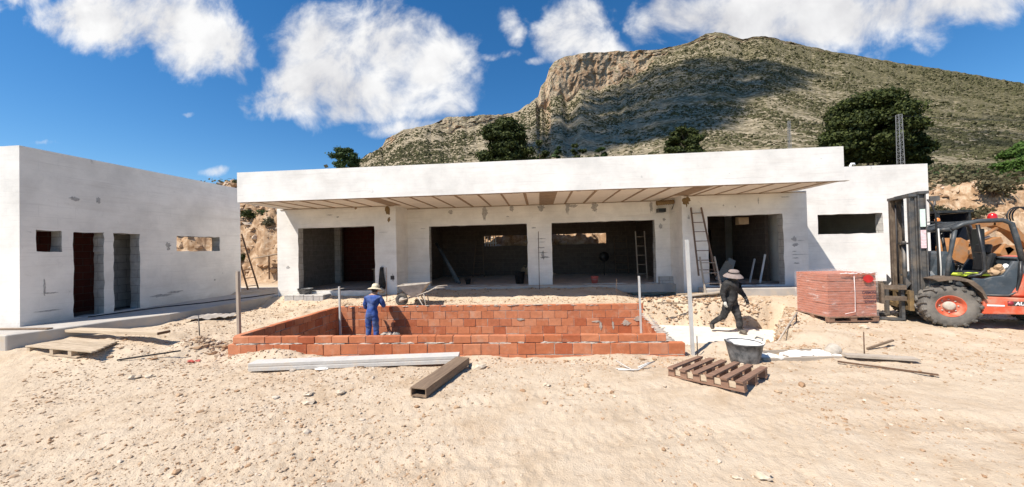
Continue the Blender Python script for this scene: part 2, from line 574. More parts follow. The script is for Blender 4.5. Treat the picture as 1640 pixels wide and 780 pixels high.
def red_brick_material():
    t = NT('red_hollow_brick')
    g = t.n('ShaderNodeNewGeometry')
    v = g.outputs['Position']
    r = g.outputs['Random Per Island']
    c = t.ramp(r, [(0.0, (0.36, 0.100, 0.045)), (0.3, (0.45, 0.150, 0.068)), (0.6, (0.49, 0.180, 0.088)), (0.85, (0.54, 0.225, 0.120)), (1.0, (0.38, 0.11, 0.050))])
    n = t.noise(v, 9, 5, 0.65)
    c = t.mix(1.0, c, t.ramp(n, [(0.3, 0.82), (0.7, 1.1)]), 'MULTIPLY')
    c = t.mix(t.ramp(t.noise(v, 4.0, 6, 0.7), [(0.54, 0.0), (0.76, 0.6)]), c, (0.50, 0.34, 0.25))
    wv = t.n('ShaderNodeTexWave', wave_type='BANDS', bands_direction='Z', i_Scale=14.0, i_Distortion=0.4)
    t.L(v, wv.inputs['Vector'])
    t.bump(t.math('ADD', wv.outputs['Fac'], n), 0.25, 0.004)
    return t.fin(c, 0.85, spec=0.2)


M = {}
M['dirt'] = dirt_material()
M['white'] = white_wall_material()
M['soffit'] = simple('soffit_panel', (0.80, 0.71, 0.60), 0.9, 0.05, 3.0, dust=(0.84, 0.76, 0.66), bump=0.2)
M['joist'] = simple('soffit_joist', (0.32, 0.22, 0.14), 0.9, 0.25, 6.0, bump=0.2)
M['foam'] = simple('ochre_foam', (0.20, 0.13, 0.06), 0.9, 0.3, 25.0, bump=0.6)
M['smear'] = simple('grey_cement', (0.40, 0.385, 0.37), 0.95, 0.25, 20.0, bump=0.4)
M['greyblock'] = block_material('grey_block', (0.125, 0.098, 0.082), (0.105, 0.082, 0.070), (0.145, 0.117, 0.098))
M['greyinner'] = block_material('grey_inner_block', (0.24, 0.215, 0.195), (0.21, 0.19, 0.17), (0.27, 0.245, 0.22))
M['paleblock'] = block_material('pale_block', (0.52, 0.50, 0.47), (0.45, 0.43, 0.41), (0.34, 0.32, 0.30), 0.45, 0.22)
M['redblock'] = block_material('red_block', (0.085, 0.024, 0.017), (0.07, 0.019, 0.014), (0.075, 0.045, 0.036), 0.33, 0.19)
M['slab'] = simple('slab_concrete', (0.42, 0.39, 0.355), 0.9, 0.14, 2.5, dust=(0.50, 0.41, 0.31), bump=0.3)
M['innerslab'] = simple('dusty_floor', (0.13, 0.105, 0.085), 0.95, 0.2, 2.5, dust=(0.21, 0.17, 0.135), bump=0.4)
M['brick'] = red_brick_material()
M['mortar'] = simple('grey_mortar', (0.36, 0.31, 0.265), 0.95, 0.3, 16.0, dust=(0.50, 0.42, 0.34), bump=0.6)
M['limefloor'] = simple('pale_concrete_floor', (0.66, 0.60, 0.52), 0.95, 0.10, 3.0, dust=(0.56, 0.44, 0.32), bump=0.3, dlo=0.55, dhi=0.8)
M['roofmembrane'] = simple('roof_screed', (0.45, 0.42, 0.38), 0.9, 0.15, 2.0)
M['stone'] = simple('limestone', (0.52, 0.42, 0.31), 0.9, 0.25, 12.0, dust=(0.62, 0.55, 0.46), bump=0.5)
M['steel'] = simple('rusty_steel', (0.13, 0.075, 0.045), 0.75, 0.35, 14.0, metal=0.2)
M['darksteel'] = simple('dark_steel', (0.045, 0.04, 0.04), 0.55, 0.3, 12.0, metal=0.4)
M['greysteel'] = simple('galvanised_steel', (0.42, 0.42, 0.42), 0.5, 0.15, 10.0, metal=0.5)
M['leafpine'] = None


# ------------------------------------------------------------------ ground
def rim_right(y): return 2.42 + 0.125 * (y - 6.4)      # outer line of the right pool wall


def ground_base(x, y):
    z = np.zeros_like(x)
    z = z + 0.12 * sst(6.3, 8, y) * sst(3.8, 5.8, x)
    backleft = sst(3.4, 2.2, x)
    z = z + backleft * (0.27 * sst(7.2, 9.6, y) + 0.22 * sst(10.4, 12.0, y))
    z = z + (1 - backleft) * 0.16 * sst(9.6, 10.9, y)
    z = z + 0.20 * sst(-6.9, -8.4, x) * sst(5.0, 6.5, y) * sst(9.6, 7.2, y)
    z = z - 0.10 * sst(-6.6, -7.5, x) * sst(8.5, 9.5, y) * sst(11.2, 10.4, y)
    # spoil heaped against the outer face of the front wall and around the pool
    z = z - 0.085 * sst(5.3, 6.0, y) * sst(6.9, 6.4, y) * sst(3.6, 2.6, x) * sst(-7.2, -6.4, x)
    z = z + 0.17 * np.exp(-((x + 5.0) / 0.75) ** 2 - ((y - 6.12) / 0.24) ** 2)
    z = z + 0.05 * np.exp(-((x - 1.4) / 0.9) ** 2 - ((y - 6.15) / 0.2) ** 2)
    z = z + 0.22 * np.exp(-((x + 6.95) / 0.42) ** 2 - ((y - 6.55) / 0.3) ** 2)
    z = z + 0.16 * np.exp(-((x + 4.5) / 0.9) ** 2 - ((y - 10.7) / 0.35) ** 2)
    z = z + 0.16 * np.exp(-((x - 4.6) / 1.4) ** 2 - ((y - 10.95) / 0.3) ** 2)
    z = z + 0.14 * np.exp(-((x - 6.0) / 0.5) ** 2 - ((y - 8.7) / 0.5) ** 2)
    z = z + 0.10 * np.exp(-((x - 5.2) / 0.5) ** 2 - ((y - 7.0) / 0.3) ** 2)
    return z


def ground_z(x, y):
    x = np.asarray(x, float); y = np.asarray(y, float)
    z = ground_base(x, y)
    near = sst(40, 8, y)
    n = 0.035 * fbm(x * 0.55, y * 0.55, 3, 1) + (0.009 + 0.013 * sst(4.5, 6, y)) * fbm(x * 2.1, y * 2.1, 3, 5) + (0.010 + 0.006 * sst(4.5, 6, y)) * fbm(x * 7, y * 7, 3, 9)
    ro = sst(5.0, 6.2, y)
    n = n + ro * (0.030 * fbm(x * 3.1, y * 3.1, 4, 21)) + 0.016 * sst(4.2, 2.4, y) * sst(1.5, -1.0, x) * fbm(x * 5, y * 5, 3, 33)
    z = z + n + 0.010 * sst(9, 3, y) * fbm(x * 17, y * 17, 3, 23) + 0.022 * sst(5.6, 4.6, y) * np.abs(fbm(x * 0.35 + 0.3 * y, y * 3.2 - 0.5 * x, 3, 27))
    # wheel ruts left by the forklift across the open dirt
    for off in (0.0, 1.15):
        d = y - (3.15 + off + 0.17 * x + 0.22 * np.sin(x * 0.55 + 0.6) + 0.04 * fbm(x * 0.8, y * 0 + off, 2, 29))
        f_ = sst(-2.6, -0.8, x) * sst(6.2, 5.2, y) * (0.65 + 0.7 * fbm(x * 0.7, y * 0.7, 2, 31))
        z = z + f_ * (-0.018 * np.exp(-(d / 0.14) ** 2) + 0.014 * np.exp(-((np.abs(d) - 0.22) / 0.06) ** 2) + 0.007 * np.sin(2 * PI * (x + np.abs(d) * 0.9) / 0.13) * np.exp(-(d / 0.13) ** 4))
    # excavated trench right of the pool
    m = np.minimum((x - rim_right(y)) * 4.0, 5.0 + (y - 7.2) * 0.62 - x)
    m = np.minimum(m, (y - 6.85) * 0.9)
    m = np.minimum(m, 10.98 - 0.22 * (x - 3.4) - y)
    m = m + 0.22 * fbm(x * 1.7, y * 1.7, 4, 41)
    k = sst(0.0, 0.42, m)
    z = z + 1.3 * k * (1 - k) * fbm(x * 3.3, y * 3.3, 4, 47, 0.65)
    k = np.where((x < 2.0) | (y > 11.2) | (y < 6.3), 0, k)
    z = z * (1 - k) + (-0.53 + 0.02 * fbm(x * 4, y * 4, 3, 44)) * k
    # inside of the pool
    inside = (x > -5.97) & (x < rim_right(y) - 0.07) & (y > 6.36) & (y < 9.72)
    z = np.where(inside, -0.98, z)
    # under the buildings and slabs
    # earth bank behind
    H = 4.15 + 2.1 * sst(-8, -15, x)
    foot = 16.9 + 0.5 * fbm(x * 0.3, x * 0 + 2.2, 3, 51) - 1.2 * sst(13.5, 16, x) - 0.3 * sst(-11, -14, x)
    run = 3.1 + 1.3 * sst(-10, -16, x)
    tb = (y - foot) / run + 0.13 * fbm(x * 0.55, y * 0.55, 4, 55)
    prof = 0.62 * sst(0, 0.45, tb) + 0.38 * sst(0.5, 1.05, tb)
    bank = H * prof
    rugged = sst(0.0, 0.15, tb)
    bank = bank + rugged * (0.45 * fbm(x * 0.9, y * 0.9, 5, 61, 0.6) - 0.50 * np.abs(fbm(x * 1.6, y * 1.6, 5, 66, 0.6)) + 0.26 * fbm(x * 4, y * 4, 4, 68, 0.65))
    slope = 0.04 + 0.17 * sst(-0.85, -0.25, x / np.maximum(y, 1))
    far = np.maximum(y - 21, 0)
    bank = bank + far * slope + sst(24, 40, y) * (1.2 * fbm(x * 0.06, y * 0.06, 4, 71) + 0.25 * fbm(x * 0.5, y * 0.5, 3, 75))
    lev = 0.27 + 0.14 * sst(-8.6, -10, x)
    bz = np.where(y > 13.5, lev + bank, z)
    kk = sst(12.4, 14.5, y)
    z = np.where(inside, z, z * (1 - kk) + bz * kk)
    return z


def fan_sheet(name, y0, ys, us, apex, mat, zfun, smooth=True):
    Y, U = np.meshgrid(ys, us, indexing='ij')
    X = U * (Y - apex)
    Zz = zfun(X, Y)
    V = np.stack([X, Y, Zz], -1).reshape(-1, 3)
    nr, nc = Y.shape
    i = np.arange(nr - 1)[:, None] * nc + np.arange(nc - 1)[None]
    F = np.stack([i, i + 1, i + nc + 1, i + nc], -1).reshape(-1, 4)
    return np_mesh(name, V, F, mat, None, smooth)


ys = [-3.0]
while ys[-1] < 130:
    y_ = ys[-1]
    ys.append(y_ + (0.25 if y_ < 1 else max(0.03, 0.0062 * y_) if y_ < 24 else 0.03 * y_))
us = np.concatenate([np.linspace(-3.2, -1.45, 90, endpoint=False), np.linspace(-1.45, 1.75, 900, endpoint=False), np.linspace(1.75, 3.2, 80)])
gnd = fan_sheet('ground', 0, np.array(ys), us, -1.2, M['dirt'], ground_z)
tag(gnd, 'dusty tan construction site dirt with a cut earth bank behind', 'ground', kind='structure')


def gz(x, y): return float(ground_z(np.array([x]), np.array([y]))[0])


# ------------------------------------------------------------------ mountain
RIDGE = [(-1.6, 0.02), (-0.9, 0.10), (-0.70, 0.17), (-0.60, 0.225), (-0.538, 0.2755), (-0.508, 0.2969), (-0.478, 0.307), (-0.463, 0.3195), (-0.452, 0.3398), (-0.429, 0.35), (-0.409, 0.3566),
         (-0.398, 0.3674), (-0.371, 0.3679), (-0.313, 0.3743), (-0.284, 0.384), (-0.259, 0.3958), (-0.237, 0.3964), (-0.162, 0.3943),
         (-0.106, 0.3931), (-0.051, 0.4012), (-0.017, 0.4232), (0.009, 0.4419), (0.017, 0.4707), (0.031, 0.4845), (0.043, 0.5204),
         (0.058, 0.5395), (0.089, 0.5539), (0.134, 0.5582), (0.17, 0.5594), (0.258, 0.557), (0.345, 0.5546), (0.414, 0.5623),
         (0.457, 0.577), (0.482, 0.5911), (0.508, 0.5946), (0.541, 0.5851), (0.582, 0.5715), (0.632, 0.5732), (0.665, 0.5656),
         (0.729, 0.5454), (0.777, 0.5316), (0.809, 0.5208), (0.856, 0.5089), (0.95, 0.4838), (1.072, 0.4537), (1.163, 0.4312),
         (1.281, 0.4022), (1.6, 0.33), (2.2, 0.2)]
CLIFF = [(-1.6, 0.0), (-0.47, 0.0), (-0.455, 0.035), (-0.40, 0.028), (-0.35, 0.012), (-0.29, 0.03), (-0.25, 0.055), (-0.16, 0.06), (-0.10, 0.05), (-0.05, 0.015), (0.0, 0.01),
         (0.012, 0.05), (0.04, 0.10), (0.09, 0.125), (0.17, 0.12), (0.25, 0.085), (0.33, 0.05), (0.42, 0.015), (0.5, 0.02), (0.6, 0.012), (0.72, 0.012), (0.86, 0.008), (1.3, 0.003), (2.2, 0.0)]
ru, rw = zip(*RIDGE)
cu, cw = zip(*CLIFF)


def mountain_material():
    t = NT('mountainside')
    g = t.n('ShaderNodeNewGeometry')
    v = g.outputs['Position']
    sp = t.n('ShaderNodeSeparateXYZ'); t.L(g.outputs['Normal'], sp.inputs[0])
    pp = t.n('ShaderNodeSeparateXYZ'); t.L(v, pp.inputs[0])
    n1 = t.noise(v, 0.16, 7, 0.68, 0.5)
    n2 = t.noise(v, 0.02, 5, 0.6)
    n3 = t.noise(v, 0.26, 5, 0.72, 0.4)
    rock = t.ramp(n3, [(0.34, (0.14, 0.115, 0.072)), (0.48, (0.29, 0.240, 0.160)), (0.60, (0.46, 0.385, 0.275))])
    scrub = t.ramp(n3, [(0.40, (0.085, 0.076, 0.038)), (0.62, (0.19, 0.165, 0.090))])
    # greener towards the right flank and the foot
    green = t.math('ADD', t.math('MULTIPLY', pp.outputs['X'], 0.0004), t.math('MULTIPLY', n2, 0.30))
    c = t.mix(t.ramp(t.math('ADD', n1, t.math('SUBTRACT', green, 0.20)), [(0.44, 0.0), (0.60, 1.0)]), rock, scrub)
    st = t.n('ShaderNodeMapping'); st.inputs['Scale'].default_value = (1, 1, 0.35); t.L(v, st.inputs['Vector'])
    n5 = t.noise(st.outputs['Vector'], 0.12, 6, 0.65, 0.6)
    cliff = t.ramp(n5, [(0.30, (0.27, 0.165, 0.095)), (0.45, (0.41, 0.27, 0.165)), (0.58, (0.47, 0.38, 0.27)), (0.72, (0.40, 0.235, 0.13))])
    steep = t.ramp(t.math('ADD', sp.outputs['Z'], t.math('MULTIPLY', t.math('SUBTRACT', n1, 0.5), 0.5)), [(0.36, 1.0), (0.56, 0.0)])
    c = t.mix(steep, c, cliff)
    t.bump(t.math('ADD', n3, n1), 0.9, 3.0)
    return t.fin(c, 0.95, spec=0.1)


M['mountain'] = mountain_material()
mu = np.concatenate([np.linspace(-1.5, -0.62, 60, endpoint=False), np.linspace(-0.62, 1.36, 980, endpoint=False), np.linspace(1.36, 2.2, 50)])
mt = np.linspace(0, 1, 330)
U, T = np.meshgrid(mu, mt, indexing='ij')
wr = np.interp(mu, ru, rw)[:, None] + 0.0035 * fbm(mu * 26, mu * 0, 4, 81)[:, None] + 0.0016 * fbm(mu * 120, mu * 0, 3, 82)[:, None]
cf = np.interp(mu, cu, cw)[:, None] * (0.8 + 0.5 * fbm(mu * 14, mu * 0 + 5, 3, 83)[:, None])
cf = np.maximum(cf, 0.0)
wb = np.minimum(0.15, wr * 0.75)
# foreground shelf (left) is nearer, the main summit further away
Dr = 330 + 240 * sst(-0.5, 0.5, mu)[:, None]
Db = 95.0
tc_ = 0.80                                            # part of the rows on the slope, the rest on the cliff
s = np.clip(T / tc_, 0, 1)
c_ = np.clip((T - tc_) / (1 - tc_), 0, 1)
wslope = wb + (wr - cf - wb) * s
Yd = Db + (Dr * 0.97 - Db) * (0.18 * s + 0.82 * s ** 1.5)
Wd = wslope + cf * c_
Yd = Yd + Dr * 0.03 * c_
gul = fbm(U * 7 + 0.6 * T, T * 2.5, 5, 91, 0.55)
rid = np.abs(fbm(U * 16, T * 5, 4, 95)) - 0.25
fine = fbm(U * 70, T * 34, 4, 97)
fade = np.clip(T * 6, 0, 1)
Yd = Yd * (1 + fade * (0.034 * gul + 0.012 * rid * (1 - 0.5 * c_) + 0.008 * fine))
buttress = fbm(U * 45, T * 3, 4, 99, 0.6)
Yd = Yd + fade * (c_ > 0) * np.sin(c_ * PI) * 5 * buttress * (cf > 0.01)
Wd = Wd + (1 - np.clip(T, 0, 1) ** 8) * fade * (0.0040 * fine + 0.002 * rid)
V = np.stack([U * Yd, Yd, CZ + Wd * Yd], -1)
# far side, falling away behind the ridge
back = V[:, -1:, :].copy()
b1 = back * np.array([1.10, 1.10, 1.0]); b1[..., 2] = back[..., 2] * 0.93
b2 = back * np.array([1.6, 1.6, 1.0]); b2[..., 2] = 2.0
V = np.concatenate([V, b1, b2], 1)
nr, nc = V.shape[:2]
i = np.arange(nr - 1)[:, None] * nc + np.arange(nc - 1)[None]
F = np.stack([i, i + nc, i + nc + 1, i + 1], -1).reshape(-1, 4)
mtn = np_mesh('mountain', V.reshape(-1, 3), F, M['mountain'], None, True)
tag(mtn, 'rocky scrub covered mountain with pale cliffs along its shoulder', 'mountain', kind='structure')

# scrub bushes and boulders sprinkled over the mountainside: nobody could count them
ico = bmesh.new(); bmesh.ops.create_icosphere(ico, subdivisions=1, radius=1)
ICO_V = np.array([v.co[:] for v in ico.verts]); ICO_F = np.array([[v.index for v in f.verts] for f in ico.faces]); ico.free()


def scatter(name, pts, rad, mat, squash=0.75, jit=0.35, seed=1):
    r_ = np.random.default_rng(seed)
    n = len(pts)
    k = len(ICO_V)
    sc = (1 + jit * r_.uniform(-1, 1, (n, k, 1)))
    stretch = np.stack([r_.uniform(0.75, 1.35, n), r_.uniform(0.75, 1.35, n), np.full(n, squash) * r_.uniform(0.7, 1.2, n)], -1)
    a = r_.uniform(0, 2 * PI, n)
    Vv = ICO_V[None] * sc * stretch[:, None]
    x = Vv[..., 0] * np.cos(a)[:, None] - Vv[..., 1] * np.sin(a)[:, None]
    y = Vv[..., 0] * np.sin(a)[:, None] + Vv[..., 1] * np.cos(a)[:, None]
    Vv = np.stack([x, y, Vv[..., 2]], -1) * np.asarray(rad)[:, None, None] + np.asarray(pts)[:, None]
    Ff = ICO_F[None] + (np.arange(n) * k)[:, None, None]
    return np_mesh(name, Vv.reshape(-1, 3), Ff.reshape(-1, 3), mat)


M['scrub'] = simple('scrub_leaf', (0.075, 0.072, 0.036), 0.95, 0.5, 0.35, spec=0.1)
G = V[:, :-2]
nn = 76000
iu = rng.uniform(60, len(mu) - 52, nn); it = (rng.uniform(0, 1, nn) ** 0.9) * 262 + 3
iu0, it0 = iu.astype(int), it.astype(int)
p = G[iu0, it0]
q = G[np.minimum(iu0 + 1, len(mu) - 1), it0]
p = p + (q - p) * rng.uniform(0, 1, (nn, 1))
dens = fbm(p[:, 0] * 0.03, p[:, 1] * 0.03, 3, 101)
keep = dens + 0.12 * (p[:, 0] / 400 - 0.4) > rng.uniform(-0.45, 0.55, nn)
p = p[keep]
rad = rng.uniform(0.35, 0.80, len(p)) * (0.5 + p[:, 1] / 430) * rng.choice([1] * 9 + [2.0], len(p))
sc_ = scatter('scrub', p, rad, M['scrub'], 0.8, 0.35, 5)
tag(sc_, 'dark low scrub bushes dotted over the whole mountainside', 'scrub', kind='stuff')
# ------------------------------------------------------------------ walls with openings
def wall_mb(mb, axis, pos, th, a0, a1, z0, z1, holes=(), jit=0.012, step=0.24, mi=0, mi_in=None, seed=0):
    """axis 'y': wall in the XZ plane, outer face at Y=pos, thickness th towards +Y (negative th: towards -Y);
       axis 'x': wall in the YZ plane, outer face at X=pos. holes: (a0, a1, z0, z1)"""
    r = random.Random(seed + int(a0 * 100))
    if mi_in is None: mi_in = mi

    def breaks(lo, hi, ex):
        b = sorted({round(lo, 4), round(hi, 4), *[round(e, 4) for e in ex if lo < e < hi]})
        out = []
        for p, q in zip(b, b[1:]):
            n = max(1, int(math.ceil((q - p) / step)))
            out += [p + (q - p) * i / n for i in range(n)]
        return out + [b[-1]]
    A_ = breaks(a0, a1, [h[0] for h in holes] + [h[1] for h in holes])
    Z_ = breaks(z0, z1, [h[2] for h in holes] + [h[3] for h in holes])
    e = 1e-3

    def solid(i, k):
        if i < 0 or k < 0 or i >= len(A_) - 1 or k >= len(Z_) - 1: return False
        ca, cz = (A_[i] + A_[i + 1]) / 2, (Z_[k] + Z_[k + 1]) / 2
        return not any(h[0] < ca < h[1] and h[2] < cz < h[3] for h in holes)

    idx = {}

    def P(i, k, d):
        key = (i, k, d)
        if key not in idx:
            a, z = A_[i], Z_[k]
            onh = any(h[0] - e <= a <= h[1] + e and h[2] - e <= z <= h[3] + e for h in holes)
            if onh and 0 < i < len(A_) - 1 and 0 < k < len(Z_) - 1:
                a += r.uniform(-jit, jit); z += r.uniform(-jit, jit)
            o = pos + (th if d else 0)
            mb.v.append((a, o, z) if axis == 'y' else (o, a, z))
            idx[key] = len(mb.v) - 1
        return idx[key]

    def face(*q, m=mi):
        mb.f.append(tuple(q)); mb.mi.append(m); mb.sm.append(False)
    for i in range(len(A_) - 1):
        for k in range(len(Z_) - 1):
            if not solid(i, k): continue
            for d in (0, 1):
                face(P(i, k, d), P(i + 1, k, d), P(i + 1, k + 1, d), P(i, k + 1, d), m=mi_in if d else mi)
            for (di, dk, c0, c1) in ((-1, 0, (i, k), (i, k + 1)), (1, 0, (i + 1, k), (i + 1, k + 1)), (0, -1, (i, k), (i + 1, k)), (0, 1, (i, k + 1), (i + 1, k + 1))):
                if not solid(i + di, k + dk):
                    inner = 0 <= i + di < len(A_) - 1 and 0 <= k + dk < len(Z_) - 1
                    face(P(*c0, 0), P(*c1, 0), P(*c1, 1), P(*c0, 1), m=mi_in if inner else mi)
    return mb


def patch_mb(cx, cz, pts, axis, pos, th=0.006):
    """thin ragged patch on a wall; pts = outline offsets"""
    mb = MB()
    o = [(cx + p[0], cz + p[1]) for p in pts]
    if axis == 'y': mb.prism(o, pos - th, pos - 0.001, 'y')
    else: mb.prism(o, pos + 0.001, pos + th, 'x')
    return mb


def ragged(w, h, n=11, seed=0, amp=0.35):
    r = random.Random(seed)
    n = 24; amp = 0.42
    return [(math.cos(2 * PI * k / n) * w / 2 * (1 + r.uniform(-amp, amp)), math.sin(2 * PI * k / n) * h / 2 * (1 + r.uniform(-amp, amp))) for k in range(n)]


# ================================================================== annex on the left
ax = thing('annex_building', 'long white annex with two open doorways and two small window openings', 'building', (-13.4, 9.4, 0.45))
LX, LY0, LY1, LT = -11.25, 6.61, 12.15, 4.40
b = MB(); wall_mb(b, 'x', LX, -0.30, LY0, LY1, 0.10, LT, [(7.47, 8.06, 0.46, 2.55), (8.26, 8.86, 0.46, 2.55), (6.85, 7.27, 2.07, 2.56), (9.85, 11.30, 2.045, 2.53)], 0.014, 0.2, 0, 1, 3)
b.build('wall', [M['white'], M['paleblock']], ax, True)
b = MB(); wall_mb(b, 'y', LY0, 0.28, -17.0, LX - 0.302, 0.10, LT); b.build('wall', M['white'], ax, True)
# the corner return so that the lit face reaches the edge
b = MB(); b.box(LX - 0.302, LX - 0.0, LY0 - 0.004, LY0, 0.10, LT); b.build('corner_render', M['white'], ax, True)
b = MB(); wall_mb(b, 'y', LY1, -0.28, -17.0, LX - 0.302, 0.10, LT, [(-14.6, -11.85, 1.80, 2.75)]); b.build('wall', M['white'], ax, True)
b = MB(); b.box(-17, LX - 0.304, LY0 + 0.283, LY1 - 0.283, 3.55, 3.80); b.build('roof', M['roofmembrane'], ax, True)
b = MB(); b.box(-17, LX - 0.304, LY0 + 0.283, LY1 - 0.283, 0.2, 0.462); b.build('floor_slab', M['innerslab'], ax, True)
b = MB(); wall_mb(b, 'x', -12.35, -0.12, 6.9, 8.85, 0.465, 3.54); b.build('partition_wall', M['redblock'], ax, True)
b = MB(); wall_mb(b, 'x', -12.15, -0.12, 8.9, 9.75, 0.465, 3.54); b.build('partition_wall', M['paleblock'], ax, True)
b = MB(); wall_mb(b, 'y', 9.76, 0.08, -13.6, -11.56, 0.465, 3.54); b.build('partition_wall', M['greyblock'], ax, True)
for k, (yy_, zz_, w_, h_) in enumerate([(6.98, 1.25, 0.03, 0.34), (7.07, 1.12, 0.22, 0.035), (9.6, 2.25, 0.14, 0.13), (9.62, 2.13, 0.09, 0.08), (9.45, 0.74, 0.55, 0.07), (9.8, 0.80, 0.4, 0.06), (7.05, 0.72, 0.4, 0.03), (7.5, 3.35, 0.18, 0.10), (7.95, 3.38, 0.10, 0.14), (11.1, 1.05, 0.06, 0.06)]):
    patch_mb(yy_, zz_, ragged(w_, h_, 12, k), 'x', LX).build('cement_patch', M['smear'], ax, True)

# ================================================================== main building
mbd = thing('main_building', 'wide white unfinished house with flat roof canopy and dark open bays', 'building', (-0.4, 14.2, 0.3))
FY, RY, BY = 11.35, 12.37, 17.0
SOF, FT = 3.477, 4.34


def W(axis, pos, th, a0, a1, z0, z1, holes=(), mats=('white',), mi_in=None, seed=0, name='wall', parent=None, jit=0.012):
    m = MB(); wall_mb(m, axis, pos, th, a0, a1, z0, z1, holes, jit, 0.24, 0, mi_in, seed)
    return m.build(name, [M[k] for k in mats], parent or mbd, True)


W('y', FY, 0.25, -9.13, -4.84, 0.05, SOF - 0.002, [(-8.36, -5.60, 0.572, 2.775)], ('white', 'paleblock'), 1, 1)
W('x', -9.13, 0.25, FY + 0.252, BY, 0.05, SOF - 0.002, (), ('white', 'greyinner'), 1)
W('x', -4.84, -0.25, FY + 0.252, RY + 0.25, 0.05, SOF - 0.002)
W('y', RY, 0.25, -4.838, 4.573, 0.05, SOF - 0.002, [(-4.02, -0.41, 0.572, 2.775), (0.466, 4.06, 0.572, 2.775)], ('white', 'paleblock'), 1, 2)
W('x', 4.575, 0.25, FY + 0.252, RY + 0.25, 0.05, SOF - 0.002)
W('y', FY, 0.25, 4.575, 8.33, 0.05, SOF - 0.002, [(5.355, 7.61, 0.572, 2.775)], ('white', 'paleblock'), 1, 3)
W('x', 8.33, -0.25, FY + 0.252, BY, 0.05, SOF - 0.002)
W('y', 12.3, 0.25, 8.332, 12.8, 0.05, 4.365, [(9.35, 11.38, 2.12, 2.785)], ('white', 'paleblock'), 1, 4)
W('x', 12.8, -0.25, 12.552, BY, 0.05, 4.365)
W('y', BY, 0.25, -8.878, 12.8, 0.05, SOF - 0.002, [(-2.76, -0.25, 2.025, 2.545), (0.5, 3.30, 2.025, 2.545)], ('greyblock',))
W('y', BY, 0.25, 8.33, 12.8, SOF, 4.365)
# roof
b = MB()
b.box(-8.75, 7.78, 9.65, 17.25, SOF, 4.15)
b.build('roof', M['roofmembrane'], mbd, True)
b = MB(); wall_mb(b, 'y', 9.51, 0.14, -8.89, 7.92, 3.45, FT, (), 0, 0.3)
fas = b.build('fascia', M['white'], mbd, True)
b = MB(); wall_mb(b, 'x', -8.89, 0.14, 9.652, 17.25, 3.45, FT); b.build('fascia', M['white'], mbd, True)
b = MB(); wall_mb(b, 'x', 7.92, -0.14, 9.652, 17.25, 3.45, FT); b.build('fascia', M['white'], mbd, True)
b = MB(); b.box(7.925, 12.54, 12.56, 16.99, 4.0, 4.2); b.build('roof', M['roofmembrane'], mbd, True)
# fascia drip edge with a ragged underside
b = MB()
xs = np.arange(-8.88, 7.93, 0.12)
for x_ in xs:
    d = random.uniform(0.0, 0.014)
    b.box(x_, x_ + 0.12, 9.514, 9.64, 3.449 - d, 3.452)
b.build('drip_edge', M['joist'], fas, False).matrix_basis = Matrix.Translation(-Vector((-0.4, 14.2, 0.3)))
# soffit between the joists
b = MB(); b.box(-8.74, 7.77, 9.652, 12.36, SOF - 0.02, SOF - 0.004)
sof = b.build('soffit', M['soffit'], mbd, True)
b = MB()
x_ = -8.35
while x_ < 7.7:
    w_ = random.uniform(0.055, 0.085)
    yb = RY - 0.01 if -4.84 < x_ < 4.57 else FY - 0.01
    b.box(x_ - w_ / 2, x_ + w_ / 2, 9.66, yb, SOF - 0.034, SOF - 0.0215)
    x_ += 0.665
for xa, xb in ((-5.05, -4.62), (0.05, 0.55), (4.35, 4.75)):
    b.box(xa, xb, 9.67, FY - 0.02 if not -4.8 < xa < 4 else RY - 0.02, SOF - 0.030, SOF - 0.0218)
j = b.build('soffit_joist', M['joist'], sof, False); j.matrix_basis = Matrix.Translation(-Vector((-0.4, 14.2, 0.3)))
# dark line where wall meets soffit
b = MB(); b.box(-4.83, 4.57, RY - 0.03, RY - 0.002, SOF - 0.05, SOF - 0.035)
b.box(-9.0, -4.9, FY - 0.025, FY - 0.002, SOF - 0.05, SOF - 0.036); b.box(4.65, 8.3, FY - 0.025, FY - 0.002, SOF - 0.05, SOF - 0.036)
j = b.build('ceiling_joint', M['joist'], sof, False); j.matrix_basis = Matrix.Translation(-Vector((-0.4, 14.2, 0.3)))
# floors
b = MB(); b.box(-8.87, 8.07, 12.0, 16.99, 0.30, 0.568); b.build('floor_slab', M['slab'], mbd, True)
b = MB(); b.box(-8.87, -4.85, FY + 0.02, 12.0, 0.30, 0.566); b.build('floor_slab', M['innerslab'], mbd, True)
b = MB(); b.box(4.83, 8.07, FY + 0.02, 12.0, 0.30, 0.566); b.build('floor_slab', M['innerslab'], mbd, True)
# interior partitions
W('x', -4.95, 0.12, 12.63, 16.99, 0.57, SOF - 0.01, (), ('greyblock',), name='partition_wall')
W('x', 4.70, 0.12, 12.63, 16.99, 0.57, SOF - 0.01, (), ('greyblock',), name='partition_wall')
W('y', 14.3, 0.14, -8.87, -8.62, 0.57, SOF - 0.01, (), ('paleblock',), name='partition_wall')
W('y', 15.0, 0.12, -8.87, -4.96, 0.57, SOF - 0.01, (), ('redblock',), name='partition_wall')
W('y', 14.4, 0.12, 4.83, 6.6, 0.57, SOF - 0.01, [(5.15, 6.05, 0.58, 2.6)], ('redblock',), name='partition_wall')
W('x', 7.72, 0.12, 12.4, 14.4, 0.57, SOF - 0.01, (), ('greyblock',), name='partition_wall')
W('y', 15.6, 0.12, 6.2, 8.07, 0.57, SOF - 0.01, [(6.9, 7.5, 0.58, 2.5)], ('greyblock',), name='partition_wall')
